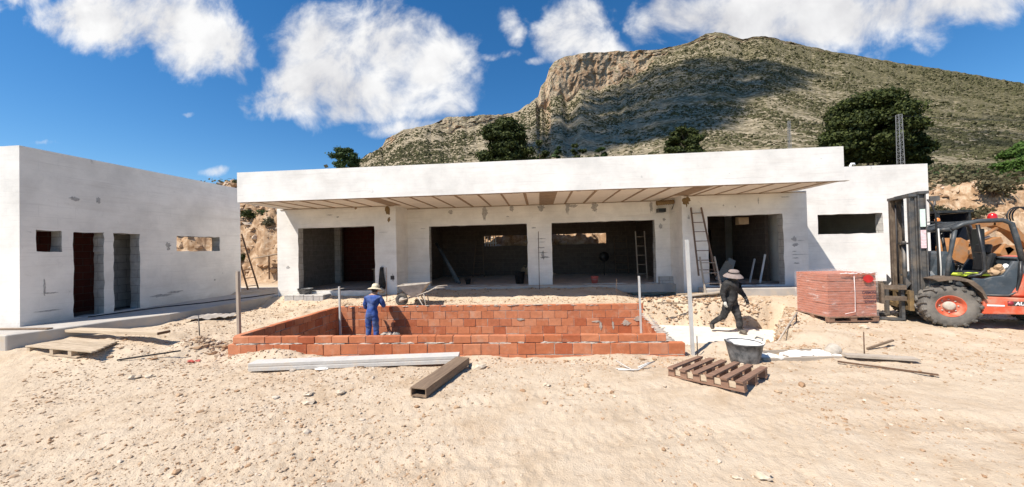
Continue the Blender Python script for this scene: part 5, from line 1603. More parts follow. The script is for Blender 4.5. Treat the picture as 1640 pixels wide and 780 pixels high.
# dashboard cowl and bonnet in front of the driver
m = MB(); m.prism([(0.20, 0.80), (0.20, 1.02), (0.05, 1.06), (-0.02, 1.34), (-0.10, 1.52), (-0.24, 1.52), (-0.30, 1.25), (-0.30, 0.80)], -0.50, 0.28, 'y'); m.build('dash_cowl', M['fork_blue'], fk, bevel=0.05)
m = MB(); m.box(-0.02, 0.22, 0.29, 0.56, 0.66, 0.98); m.build('battery_box', M['fork_dark'], fk, bevel=0.015)
# fenders
for s in (1, -1):
    m = MB()
    arc = [(0.26, 0.98), (0.10, 1.03), (-0.10, 1.03), (-0.27, 0.96), (-0.38, 0.83), (-0.45, 0.62)]
    inn = [(x * 1.0, z - 0.03) for x, z in arc]
    y0, y1 = (0.44, 0.80) if s > 0 else (-0.80, -0.44)
    m.prism(arc + [(-0.42, 0.60), (-0.35, 0.80), (-0.25, 0.925), (-0.09, 1.0), (0.09, 1.0), (0.25, 0.955)], y0, y1, 'y')
    ys_ = (0.795, 0.806) if s > 0 else (-0.806, -0.795)
    m.prism(arc + [(-0.40, 0.70), (-0.20, 0.93), (0.0, 0.97), (0.2, 0.93)], *ys_, 'y')
    m.build('fender', M['mastbrown'] if s > 0 else M['fork_dark'], fk)
# overhead guard: front pillars, middle posts, rear hoops, roof with slats
for s in (1, -1):
    m = MB(); m.tube([(-0.02, s * 0.58, 0.88), (-0.05, s * 0.58, 1.30), (-0.13, s * 0.57, 1.73), (-0.17, s * 0.56, 1.96)], 0.034, 8); m.build('front_pillar', M['fork_dark'], fk)
    m = MB(); m.tube([(-0.30, s * 0.58, 1.02), (-0.47, s * 0.58, 1.06), (-0.54, s * 0.58, 1.16), (-0.53, s * 0.57, 1.45), (-0.47, s * 0.57, 2.05)], 0.030, 8); m.build('middle_post', M['blackplastic'], fk)
    m = MB(); m.tube([(-0.12, s * 0.56, 1.97), (-0.28, s * 0.56, 2.07), (-0.48, s * 0.56, 2.12), (-0.80, s * 0.56, 2.12), (-0.90, s * 0.57, 2.05), (-0.95, s * 0.58, 1.75), (-1.0, s * 0.60, 1.30)], 0.042, 8); m.build('roof_rail', M['fork_dark'], fk)
m = MB(); m.tube([(-0.96, -0.58, 1.38), (-0.96, 0.58, 1.38)], 0.028, 7); m.build('rear_crossbar', M['fork_dark'], fk)
m = MB(); m.box(-0.88, -0.42, -0.55, 0.55, 2.105, 2.145); m.build('roof_panel', M['fork_dark'], fk, bevel=0.01)
m = MB(); m.tube([(-0.125, -0.57, 1.97), (-0.125, 0.57, 1.97)], 0.038, 8)
for k in range(6):
    x_ = -0.15 - 0.045 * k
    pass
for k in range(9):
    y_ = -0.50 + k * 0.125
    m.bar((-0.12, y_, 1.985), (-0.44, y_, 2.125), 0.035, 0.03)
m.build('roof_grille', M['fork_dark'], fk)
for y_ in (0.18, -0.2):
    m = MB(); m.tube([(-0.30, y_ - 0.02, 1.98), (-0.24, y_ + 0.03, 1.52)], 0.012, 6); m.build('wiper_bar', M['mast'], fk)
m = MB(); m.box(-0.075, -0.03, 0.615, 0.62, 0.90, 0.99); m.build('sticker', M['whitepaint'], fk)
# seat, steering wheel, levers
st2 = MB(); st2.box(-0.88, -0.42, -0.22, 0.24, 0.98, 1.10); s1 = st2.build('seat', M['seat'], fk, bevel=0.03)
m = MB(); m.prism([(-0.82, 1.09), (-0.72, 1.10), (-0.80, 1.48), (-0.90, 1.47)], -0.20, 0.22, 'y'); m.build('backrest', M['seat'], fk, bevel=0.03)
m = MB(); m.prism([(-0.84, 1.46), (-0.74, 1.47), (-0.78, 1.66), (-0.87, 1.65)], -0.16, 0.18, 'y'); m.build('headrest', M['seat'], fk, bevel=0.025)
SM = Matrix.Translation((-0.36, 0.02, 1.30)) @ Matrix.Rotation(-0.55, 4, 'Y')
m = MB(); m.tube([SM @ Vector((0.15 * math.cos(a), 0.15 * math.sin(a), 0)) for a in np.linspace(0, 2 * PI, 19)], 0.013, 7)
for a in (0.3, 2.4, 4.5): m.tube([SM @ Vector((0, 0, 0)), SM @ Vector((0.15 * math.cos(a), 0.15 * math.sin(a), 0))], 0.009, 5)
m.tube([SM @ Vector((0, 0, 0)), SM @ Vector((0, 0, -0.35))], 0.022, 7)
m.build('steering_wheel', M['blackplastic'], fk)
m = MB(); m.prism([(-0.94, 1.38), (-0.86, 1.38), (-0.86, 1.98), (-0.94, 1.98)], -0.42, -0.20, 'y'); m.build('air_filter_box', simple('dull_green_grey', (0.07, 0.085, 0.07), 0.6, 0.2), fk)
for y_, x_ in ((0.30, -0.28), (0.36, -0.30)):
    m = MB(); m.tube([(x_, y_, 1.0), (x_ - 0.04, y_, 1.20)], 0.010, 6); m.blob((x_ - 0.04, y_, 1.215), 0.022, 1, 1, 0.05, 0, True); m.build('lever', M['blackplastic'], fk)
# beacons
m = MB(); m.lathe([(0.075, 0.0), (0.075, 0.02), (0.065, 0.022)], 18, Matrix.Translation((-0.80, 0.30, 2.15))); bb = m.build('beacon_base', M['blackplastic'], fk)
m = MB(); m.lathe([(0.066, 0.022), (0.066, 0.06), (0.055, 0.10), (0.03, 0.125), (0, 0.13)], 18, Matrix.Translation((-0.80, 0.30, 2.15))); q = m.build('beacon_lens', M['beacon'], fk); q.parent = bb
m = MB(); m.box(-0.42, -0.22, -0.46, -0.38, 2.16, 2.18); bb = m.build('lamp_bracket', M['blackplastic'], fk)
m = MB(); m.lathe([(0.042, 0.0), (0.042, 0.05), (0.025, 0.075), (0, 0.08)], 14, Matrix.Translation((-0.36, -0.42, 2.18))); q = m.build('marker_lens', M['amber'], fk); q.parent = bb
# mast: near and far uprights (channels), inner rails, cross members, cylinder, chains
def channel(x0, x1, y0, y1, z0, z1, mat, name='mast_rail'):
    m = MB()
    m.box(x0, x0 + 0.02, y0, y1, z0, z1); m.box(x1 - 0.02, x1, y0, y1, z0, z1)
    ym = (y0 + y1) / 2
    m.box(x0 + 0.0202, x1 - 0.0202, ym - 0.008, ym + 0.008, z0, z1)
    return m.build(name, mat, fk)


channel(0.17, 0.29, 0.36, 0.45, 0.28, 2.74, M['mast']); channel(0.30, 0.41, 0.32, 0.41, 0.30, 2.70, M['mast'])
channel(0.17, 0.29, -0.50, -0.41, 0.28, 2.74, M['mastbrown']); channel(0.30, 0.41, -0.46, -0.37, 0.30, 2.70, M['mastbrown'])
for bx__ in ((0.13, 0.29, -0.52, 0.47, 2.742, 2.80), (0.30, 0.42, -0.48, 0.43, 2.702, 2.76), (0.18, 0.28, -0.408, 0.358, 1.68, 1.72), (0.18, 0.28, -0.408, 0.358, 0.32, 0.50)):
    m = MB(); m.box(*bx__); m.build('mast_crossmember', M['mast'], fk)
for y_ in (0.29, -0.34):
    m = MB(); m.tube([(0.22, y_, 0.35), (0.22, y_, 1.75)], 0.04, 10); m.tube([(0.22, y_, 1.75), (0.22, y_, 2.70)], 0.024, 8); m.build('lift_cylinder', M['mast'], fk)
for y_ in (0.24, -0.30):
    m = MB(); m.tube([(0.35, y_, 0.7), (0.35, y_, 2.6)], 0.014, 6); m.build('lift_chain', M['darksteel'], fk)
m = MB(); m.tube([(0.05, 0.47, 0.62), (0.045, 0.48, 1.4), (0.05, 0.47, 2.3), (0.09, 0.45, 2.5), (0.14, 0.42, 2.62)], 0.016, 7); m.build('hydraulic_hose', M['cable'], fk)
m = MB(); m.tube([(0.02, 0.47, 0.60), (0.01, 0.48, 1.2), (0.02, 0.47, 2.0)], 0.013, 7); m.build('hydraulic_hose', M['pole_grey'], fk)
m = MB(); m.box(-0.02, 0.12, 0.43, 0.47, 2.58, 2.68); m.tube([(0.05, 0.45, 2.58), (0.05, 0.45, 2.50), (0.08, 0.45, 2.46)], 0.02, 7); m.build('hose_bracket', M['mast'], fk)
m = MB(); m.box(0.19, 0.27, 0.4505, 0.453, 2.05, 2.42); m.build('sticker', simple('pale_green_sticker', (0.55, 0.66, 0.60), 0.6, 0.1), fk)
m = MB(); m.box(0.19, 0.27, 0.4505, 0.453, 1.60, 1.98); m.build('sticker', simple('pink_white_sticker', (0.66, 0.48, 0.50), 0.6, 0.25, 30), fk)
m = MB(); m.tube([(0.20, 0.30, 0.55), (-0.2, 0.30, 0.66)], 0.04, 8); m.tube([(0.20, -0.30, 0.55), (-0.2, -0.30, 0.66)], 0.04, 8); m.build('tilt_cylinder', M['fork_dark'], fk)
# carriage plate with windows, upright shanks, push frame and forks
m = MB()
X0, X1 = 0.43, 0.50
m.box(X0, X1, -0.56, 0.52, 0.28, 0.36); m.box(X0, X1, -0.56, 0.52, 0.62, 0.70)
for ya, yb in ((-0.56, -0.46), (-0.16, -0.04), (0.22, 0.32), (0.44, 0.52)): m.box(X0 + 0.002, X1 - 0.002, ya, yb, 0.3605, 0.6195)
m.build('fork_carriage', M['carriage'], fk)
m = MB()
for z_ in (0.52, 0.76): m.box(0.505, 0.86, -0.54, -0.46, z_ - 0.045, z_ + 0.045); m.box(0.505, 0.86, 0.36, 0.44, z_ - 0.045, z_ + 0.045)
m.box(0.86, 0.91, -0.56, 0.46, 0.40, 0.84); m.build('push_frame', M['mastbrown'], fk)
for y_ in (-0.36, 0.30):
    m = MB(); m.box(0.51, 0.56, y_ - 0.06, y_ + 0.06, 0.05, 0.82); m.prism([(0.5605, 0.035), (1.58, 0.05), (1.58, 0.062), (0.5605, 0.085)], y_ - 0.06, y_ + 0.06, 'y'); m.build('fork', M['mast'], fk)
for y_ in (0.36, -0.42):
    m = MB(); m.prism([(0.415, 0.85), (0.50, 0.72), (0.50, 0.98)], y_, y_ + 0.04, 'y'); m.build('carriage_bracket', M['mast'], fk)
# things left on the floor of the cab
Fm = local_matrix(fk)
hv = thing('hi_vis_vest', 'crumpled yellow hi vis vest lying in the open cab of the forklift', 'vest', Fm @ Vector((-0.45, 0.50, 1.03)), math.radians(157))
m = MB()
for k, (x_, y_, r_) in enumerate(((0, 0, 0.10), (-0.12, 0.0, 0.09), (0.12, 0.02, 0.10), (0.24, 0.03, 0.08), (-0.05, -0.06, 0.09))): m.blob((x_, y_, 0.03), (r_ * 1.2, r_ * 0.6, 0.03), k, 2, 0.5, 0, True)
m.build('vest_cloth', M['hivis'], hv)
m = MB(); m.bar((-0.15, 0.06, 0.055), (0.28, 0.07, 0.05), 0.03, 0.012); m.build('reflective_band', M['blackplastic'], hv)
lb = thing('lunch_bag', 'beige bag of odds and ends beside the seat in the forklift cab', 'bag', Fm @ Vector((-0.74, 0.50, 1.08)), math.radians(157))
m = MB()
for k, (x_, z_, r_) in enumerate(((0, 0.06, 0.085), (-0.09, 0.04, 0.06), (0.08, 0.03, 0.07), (0.02, 0.13, 0.055))): m.blob((x_, 0.02 * k, z_), r_, 10 + k, 2, 0.3)
m.build('bag', M['card'], lb)
m = MB(); m.blob((-0.10, 0.03, 0.13), (0.055, 0.05, 0.06), 14, 2, 0.3); m.build('paper', M['whitepaint'], lb)

# ================================================================== brick pack on a pallet, wrapped
bp_rz = math.radians(5.0)
pp_ = thing('brick_pallet', 'brown wooden pallet under the plastic wrapped brick pack', 'pallet', (6.66, 8.36, gz(6.6, 8.3)), bp_rz)
for y_ in (-0.38, 0.0, 0.38):
    m = MB(); m.box(-0.54, 0.54, y_ - 0.05, y_ + 0.05, 0.0, 0.02); m.build('bottom_board', M['wood_red'], pp_)
    for x_ in (-0.48, 0.0, 0.48):
        m = MB(); m.box(x_ - 0.06, x_ + 0.06, y_ - 0.05, y_ + 0.05, 0.0205, 0.095); m.build('block', M['wood_red'], pp_)
for k in range(7):
    m = MB(); m.box(-0.54 + k * 0.157, -0.41 + k * 0.157, -0.44, 0.44, 0.0955, 0.117, jit=0.003); m.build('deck_board', M['wood_red'], pp_)
pkz = pp_.location.z + 0.118
pack = thing('brick_pack', 'plastic wrapped cube of new red bricks on a pallet in front of the forklift', 'brick pack', (6.66, 8.36, pkz), bp_rz)
M['pack_brick'] = None
t = NT('pack_brick')
v = t.n('ShaderNodeNewGeometry').outputs['Position']
isl = t.n('ShaderNodeNewGeometry').outputs['Random Per Island']
c = t.ramp(isl, [(0, (0.44, 0.155, 0.095)), (0.5, (0.47, 0.175, 0.11)), (1, (0.455, 0.162, 0.10))])
c = t.mix(1.0, c, t.ramp(t.noise(v, 8, 4), [(0.3, 0.85), (0.7, 1.1)]), 'MULTIPLY')
M['pack_brick'] = t.fin(c, 0.8)
m = MB()
PW, PD, PH = 0.525, 0.40, 0.92
rows = 17
hh = PH / rows
for r_ in range(rows):
    z_ = r_ * hh
    for k in range(4):                                     # front face: long brick ends butted in four columns
        xa = -PW + k * PW / 2
        o_ = random.uniform(-0.002, 0.002)
        m.box(xa + 0.001, xa + PW / 2 - 0.001, -PD + o_, 0.0, z_ + 0.0005, z_ + hh - 0.004 - (0.008 if r_ in (4, 9, 13) else 0))
        m.box(xa + 0.003, xa + PW / 2 - 0.003, 0.002, PD + o_, z_ + 0.002, z_ + hh - 0.004)
m.build('bricks', M['pack_brick'], pack)
# clear wrap: thin film with folds
t = NT('clear_wrap')
v = t.coord()
fm_ = t.n('ShaderNodeMapping'); fm_.inputs['Scale'].default_value = (1.0, 1.0, 2.6); t.L(v, fm_.inputs['Vector'])
fold = t.noise(fm_.outputs['Vector'], 3.2, 4, 0.55, 1.8)
tr_ = t.n('ShaderNodeBsdfTransparent')
gl = t.n('ShaderNodeBsdfPrincipled'); gl.inputs['Base Color'].default_value = (0.80, 0.70, 0.66, 1); gl.inputs['Roughness'].default_value = 0.22
mx = t.n('ShaderNodeMixShader'); t.L(t.ramp(fold, [(0.42, 0.05), (0.62, 0.14), (0.74, 0.50)]), mx.inputs[0]); t.L(tr_.outputs[0], mx.inputs[1]); t.L(gl.outputs[0], mx.inputs[2])
bpn = t.n('ShaderNodeBump', i_Strength=0.6, i_Distance=0.02); t.L(fold, bpn.inputs['Height']); t.L(bpn.outputs['Normal'], gl.inputs['Normal'])
t.L(mx.outputs[0], t.out.inputs['Surface'])
wrapm = t.m
m = MB()
NX, NZ = 26, 14
def film(fn, nu, nv):
    vs = [fn(i / nu, k / nv) for i in range(nu + 1) for k in range(nv + 1)]
    fs = [(i * (nv + 1) + k, (i + 1) * (nv + 1) + k, (i + 1) * (nv + 1) + k + 1, i * (nv + 1) + k + 1) for i in range(nu) for k in range(nv)]
    m.add(vs, fs, 0, True)
def wob(x, y, z, s=0.012): return s * (mnoise.noise(Vector((x * 5, y * 5, z * 5))) + 0.6 * mnoise.noise(Vector((x * 13, y * 13, z * 9))))
g_ = 0.022
film(lambda a, b_: Vector((-PW - g_ + a * 2 * (PW + g_), -PD - g_ - abs(wob(a, 0, b_)), -0.01 + b_ * (PH + 0.03))), NX, NZ)
film(lambda a, b_: Vector((-PW - g_ - abs(wob(0, a, b_)), -PD - g_ + a * 2 * (PD + g_), -0.01 + b_ * (PH + 0.03))), NX, NZ)
film(lambda a, b_: Vector((PW + g_ + abs(wob(0, a, b_ + 3)), -PD - g_ + a * 2 * (PD + g_), -0.01 + b_ * (PH + 0.03))), NX, NZ)
film(lambda a, b_: Vector((-PW - g_ + a * 2 * (PW + g_), PD + g_, -0.01 + b_ * (PH + 0.03))), 6, 6)
film(lambda a, b_: Vector((-PW - g_ + a * 2 * (PW + g_), -PD - g_ + b_ * 2 * (PD + g_), PH + 0.02 + (0.05 * math.sin(PI * a) * math.sin(PI * b_)) + wob(a * 1.4, b_ * 1.4, 2, 0.03) * math.sin(PI * min(1, max(0, a))) * math.sin(PI * b_))), NX, NX)
m.build('plastic_wrap', wrapm, pack, fix=False)
m = MB()
for k in range(5):
    a0 = random.uniform(-0.5, 0.3)
    pts = [(a0 + 0.06 * i + 0.0, -PD - 0.035 - 0.02 * random.random(), PH + 0.02 - 0.03 * random.random()) for i in range(6)]
    m.tube(pts, 0.008, 5)
m.tube([(0.02, -PD - 0.035, PH), (0.03, -PD - 0.036, 0.5), (0.02, -PD - 0.036, 0.1), (-0.2, -PD - 0.036, 0.06)], 0.006, 5)
m.build('wrap_fold', simple('milky_film', (0.72, 0.62, 0.60), 0.3, 0.1), pack)
# printed film: red roundel and dark lettering
redp = simple('printed_red', (0.55, 0.02, 0.02), 0.4, 0.15)
inkp = simple('printed_ink', (0.06, 0.03, 0.05), 0.5, 0.2)
m = MB()
ro_ = [(0.32 + 0.10 * math.cos(a) * (1.0 + 0.15 * math.cos(2 * a + 0.5)), 0.80 + 0.085 * math.sin(a)) for a in np.linspace(0, 2 * PI, 18, endpoint=False)]
m.prism(ro_, -PD - 0.046, -PD - 0.043, 'y'); m.build('red_emblem', redp, pack)
text_mesh('lettering', 'CARMONE', 0.088, inkp, pack, Matrix(((0.74, 0, 0, 0.17), (0, 0, -1, -PD - 0.048), (0, 1, 0, 0.475), (0, 0, 0, 1))), 0.001, 0.002)
m = MB()                                               # smaller printed lines, too blurred to read in the photograph
for z_, xa, xb, h_ in ((0.595, 0.21, 0.39, 0.016), (0.425, 0.18, 0.50, 0.020), (0.375, 0.20, 0.46, 0.018), (0.29, 0.22, 0.43, 0.040)):
    x_ = xa
    while x_ < xb:
        w_ = random.uniform(0.012, 0.034); m.prism([(x_, z_), (x_ + w_, z_), (x_ + w_, z_ + h_ * random.uniform(0.6, 1)), (x_, z_ + h_ * random.uniform(0.6, 1))], -PD - 0.049, -PD - 0.047, 'y'); x_ += w_ + random.uniform(0.004, 0.014)
m.build('printed_lines', inkp, pack)

# ================================================================== orange digger parked behind
dg = thing('excavator', 'orange excavator with folded boom parked on the dirt behind the forklift', 'excavator', (16.6, 14.2, gz(16.6, 14.2)), 0.0)
z0 = dg.location.z
m = MB()
for y_ in (13.5, 15.0):
    pts = []
    m.prism([(15.2, z0 + 0.02), (18.2, z0 + 0.02), (18.5, z0 + 0.25), (18.2, z0 + 0.55), (15.2, z0 + 0.55), (14.9, z0 + 0.25)], y_ - 0.2, y_ + 0.2, 'y')
m.build('track', M['darksteel'], dg, True)
m = MB(); m.box(15.5, 18.3, 13.6, 15.1, z0 + 0.62, z0 + 1.15); m.build('house', M['digger'], dg, True, bevel=0.05)
m = MB()
for x_ in (14.62, 15.66):
    for y_ in (13.8, 14.9): m.box(x_ - 0.04, x_ + 0.04, y_ - 0.04, y_ + 0.04, z0 + 0.7, z0 + 2.55)
m.box(14.55, 15.75, 13.72, 14.98, z0 + 2.551, z0 + 2.64); m.box(14.66, 15.62, 13.85, 14.86, z0 + 0.70, z0 + 0.95)
cabd = m.build('cab', M['blackplastic'], dg, True)
m = MB(); m.box(14.66, 15.62, 14.88, 14.90, z0 + 0.95, z0 + 2.545); m.box(15.665, 15.68, 13.85, 14.86, z0 + 0.95, z0 + 2.545)
q = m.build('window', simple('tinted_glass', (0.012, 0.016, 0.026), 0.1, 0.1), dg, True); q.parent = cabd
def boom(pts, w_, name, yb=13.4):
    m = MB()
    for (xa, za, ha), (xb, zb, hb_) in zip(pts, pts[1:]):
        d = Vector((xb - xa, 0, zb - za)).normalized(); n_ = Vector((-d.z, 0, d.x))
        vs = []
        for y_ in (yb - w_ / 2, yb + w_ / 2):
            for (x_, z_, h_) in ((xa, za, ha), (xb, zb, hb_)):
                vs += [Vector((x_, y_, z_)) + n_ * h_ / 2, Vector((x_, y_, z_)) - n_ * h_ / 2]
        m.add(vs, [(0, 2, 3, 1), (4, 5, 7, 6), (0, 4, 6, 2), (1, 3, 7, 5), (0, 1, 5, 4), (2, 6, 7, 3)])
    return m.build(name, M['digger'], dg, True)
boom([(14.95, 1.35, 0.14), (15.6, 1.62, 0.24), (16.1, 1.80, 0.20)], 0.26, 'stick')
boom([(15.75, 2.30, 0.16), (16.35, 2.46, 0.26), (16.95, 2.15, 0.24), (17.6, 1.45, 0.20)], 0.30, 'boom', 13.8)
boom([(16.0, 1.25, 0.22), (16.25, 1.55, 0.34), (16.35, 1.15, 0.26)], 0.30, 'bucket_link', 13.35)
m = MB(); m.tube([(15.1, 13.4, 1.72), (15.7, 13.4, 1.98), (16.2, 13.5, 2.2)], 0.055, 8); m.build('hydraulic_ram', M['digger'], dg, True)
m = MB(); m.tube([(15.0, 13.45, 1.62), (15.9, 13.45, 1.92)], 0.035, 8); m.build('ram_rod', M['greysteel'], dg, True)
m = MB(); m.prism([(14.35, 1.05), (14.75, 1.00), (14.85, 1.75), (14.60, 1.90), (14.42, 1.6)], 13.1, 13.7, 'y'); m.build('bucket', M['digger'], dg, True)
m = MB()
for k in range(3):
    ctr = Vector((17.2 + 0.16 * k, 13.75, 2.62)); m.tube([ctr + Vector((0.34 * math.cos(a), 0.06 * k, 0.34 * math.sin(a))) for a in np.linspace(-0.3, 3.6, 12)], 0.022, 6)
m.build('hydraulic_hose', M['cable'], dg, True)
for k, (x_, y_, z_, r_, lab) in enumerate(((17.75, 14.0, 0.75, 0.6, 'large white bulk bag standing behind the forklift cab'), (18.75, 14.3, 0.7, 0.62, 'right hand white bulk bag beside the excavator tracks'))):
    o = thing('bulk_bag', lab, 'sack', (x_, y_ - 1.4, gz(x_, y_ - 1.4)))
    m = MB(); m.blob((0, 0, 0.55), (0.62, 0.55, 0.68), 30 + k, 3, 0.10, 0, True); m.build('sack', M['sack'], o)
    m = MB()
    for s in (-1, 1): m.tube([(s * 0.35, -0.3, 1.05), (s * 0.42, -0.1, 1.35), (s * 0.38, 0.2, 1.08)], 0.02, 5)
    m.build('lifting_loop', M['sack'], o)
# ================================================================== stones, rubble
M['gravel'] = None
t = NT('gravel_stone')
r = t.n('ShaderNodeNewGeometry').outputs['Random Per Island']
v = t.n('ShaderNodeNewGeometry').outputs['Position']
c = t.ramp(r, [(0.0, (0.31, 0.185, 0.105)), (0.35, (0.40, 0.275, 0.175)), (0.75, (0.47, 0.36, 0.255)), (1.0, (0.56, 0.48, 0.39))])
c = t.mix(t.ramp(t.noise(v, 30, 4), [(0.5, 0.0), (0.7, 0.4)]), c, (0.36, 0.24, 0.15))
M['gravel'] = t.fin(c, 0.95, spec=0.15)
pts, rad = [], []
n = 60000
yq = 1.6 + (rng.uniform(0, 1, n) ** 1.25) * 10.0
xq = rng.uniform(-1.45, 1.6, n) * (yq + 0.8)
den = fbm(xq * 0.6, yq * 0.6, 4, 131) + 0.22 * sst(1.0, -3.0, xq) + 0.25 * np.exp(-((yq - 6.0) / 0.5) ** 2) - 0.15 * sst(1.0, 3.0, xq) * sst(5.5, 4.0, yq)
kp = den > rng.uniform(-0.45, 0.75, n)
inpool = (xq > -6.5) & (xq < rim_right(yq) + 0.05) & (yq > 6.1) & (yq < 9.95)
onpath = (xq < -8.9) & (yq > 5.7)
kp &= ~inpool & ~onpath
xq, yq = xq[kp], yq[kp]
rq = 0.0035 + 0.014 * rng.uniform(0, 1, len(xq)) ** 6 + 0.0013 * yq * rng.uniform(0.25, 1, len(xq))
rq *= rng.choice([1] * 14 + [1.9], len(xq))
P_ = np.stack([xq, yq, ground_z(xq, yq) + rq * 0.25], -1)
gv = scatter('gravel', P_, rq, M['gravel'], 0.62, 0.3, 11)
tag(gv, 'loose pale gravel scattered all over the construction dirt', 'gravel', kind='stuff')
# clods on banks: rubble along the trench edge, along the pool and on the cut bank
bx_, by_, br_ = [], [], []
def strip(n, xf, yf, r0, r1):
    for _ in range(n):
        a = random.random()
        bx_.append(xf(a) + random.gauss(0, 0.16)); by_.append(yf(a) + random.gauss(0, 0.13)); br_.append(random.uniform(r0, r1) * 0.56 * random.choice([1, 1, 1, 1, 1.7]))
strip(480, lambda a: 3.0 + 3.3 * a, lambda a: 11.0 - 0.75 * a, 0.018, 0.075)
strip(240, lambda a: 3.1 + 3.2 * a, lambda a: 10.65 - 0.6 * a, 0.015, 0.06)
strip(260, lambda a: 4.4 + 2.2 * a, lambda a: 7.0 + 2.8 * a, 0.015, 0.07)
strip(260, lambda a: 4.9 + 1.7 * a, lambda a: 7.3 + 2.5 * a, 0.018, 0.06)
strip(380, lambda a: -6.3 + 8.9 * a, lambda a: 6.05, 0.012, 0.045)
strip(150, lambda a: -7.2 + 0.8 * a, lambda a: 6.5, 0.02, 0.07)
strip(260, lambda a: -6.0 + 9 * a, lambda a: 10.3 + 0.4 * a, 0.015, 0.05)
strip(160, lambda a: 3.0 + 1.5 * a, lambda a: 11.3, 0.03, 0.08)
strip(120, lambda a: 3.6 + 1.5 * a, lambda a: 6.5, 0.012, 0.04)
strip(140, lambda a: -9.0 + 0.4 * a, lambda a: 6.9 + 4.0 * a, 0.015, 0.045)
strip(120, lambda a: -4.2 + 8 * a, lambda a: 11.9, 0.02, 0.06)
bx_, by_, br_ = map(np.array, (bx_, by_, br_))
ok = ~((bx_ > -6.2) & (bx_ < rim_right(by_)) & (by_ > 6.2) & (by_ < 9.9))
bx_, by_, br_ = bx_[ok], by_[ok], br_[ok]
cl = scatter('rubble', np.stack([bx_, by_, ground_z(bx_, by_) + br_ * 0.2], -1), br_, M['gravel'], 0.7, 0.38, 17)
tag(cl, 'crumbled clods and rubble along the trench and pool edges', 'rubble', kind='stuff')
# broken rock on the cut bank
n = 16000
X = np.concatenate([rng.uniform(-26, -8.5, n // 2), rng.uniform(-6, 32, n // 2)]); Yb = rng.uniform(16.5, 23.5, n)
Zb = ground_z(X, Yb)
kp = (fbm(X * 0.5, Yb * 0.5, 3, 141) > rng.uniform(-0.6, 0.5, n)) & (Zb > 0.7)
X, Yb, Zb = X[kp], Yb[kp], Zb[kp]
rb = 0.035 + 0.22 * rng.uniform(0, 1, len(X)) ** 4
br = scatter('bank_rock', np.stack([X, Yb, Zb], -1), rb, M['gravel'], 0.7, 0.4, 19)
tag(br, 'broken rock and clods strewn over the cut earth bank', 'rock debris', kind='stuff')
# single stones one can pick out in the foreground
stones = [(1.77, 2.97, 0.05, 'flat pale stone lying alone near the bottom right of the foreground'), (1.55, 2.95, 0.026, 'small stone just left of the flat pale stone'),
          (-2.95, 4.15, 0.06, 'round tan stone in the cluster left of the hollow box beam'), (-3.1, 4.35, 0.05, 'second round stone at the back of the cluster left of the box beam'), (-2.7, 4.42, 0.055, 'pale stone at the right of the cluster left of the box beam'),
          (-6.4, 4.95, 0.07, 'reddish stone among rubble below the pine pallet'), (-6.2, 5.0, 0.05, 'smaller reddish stone beside the reddish stone'),
          (-1.05, 5.55, 0.11, 'big pale stone beside the far end of the hollow box beam'), (-1.42, 5.40, 0.09, 'pale flat stone lying between the joist and the box beam'),
          (0.05, 4.75, 0.045, 'pale pebble lying alone in the middle of the bare dirt'), (0.9, 4.45, 0.035, 'dark pebble in the bare dirt left of the empty pallet'),
          (6.55, 7.55, 0.07, 'white stone at the foot of the brick pack')]
for k, (x_, y_, r_, lab) in enumerate(stones):
    o = thing('stone', lab, 'stone', (x_, y_, gz(x_, y_)))
    m = MB(); m.blob((0, 0, r_ * 0.35), (r_ * 1.25, r_, r_ * 0.48), 60 + k, 2, 0.32); m.build('rock', M['stone'], o)

# ================================================================== foliage
def leaf_mat(name, c1, c2, trans=0.25):
    t = NT(name)
    r = t.n('ShaderNodeNewGeometry').outputs['Random Per Island']
    c = t.ramp(r, [(0.0, c1), (1.0, c2)])
    t.fin(c, 0.7, spec=0.2)
    tr = t.n('ShaderNodeBsdfTranslucent'); t.L(c, tr.inputs['Color'])
    mx = t.n('ShaderNodeMixShader', i_0=trans); t.L(t.b.outputs[0], mx.inputs[1]); t.L(tr.outputs[0], mx.inputs[2])
    t.L(mx.outputs[0], t.out.inputs['Surface'])
    return t.m


M['pine'] = leaf_mat('pine_needles', (0.016, 0.026, 0.008), (0.075, 0.090, 0.022), 0.15)
M['olive'] = leaf_mat('olive_leaves', (0.030, 0.052, 0.016), (0.085, 0.13, 0.045))
M['bright'] = leaf_mat('fresh_leaves', (0.05, 0.10, 0.02), (0.12, 0.20, 0.045), 0.3)
M['dry'] = leaf_mat('dry_scrub', (0.060, 0.056, 0.028), (0.17, 0.15, 0.085), 0.3)
M['bark'] = simple('bark', (0.09, 0.062, 0.045), 0.95, 0.3, 8.0, bump=0.5)


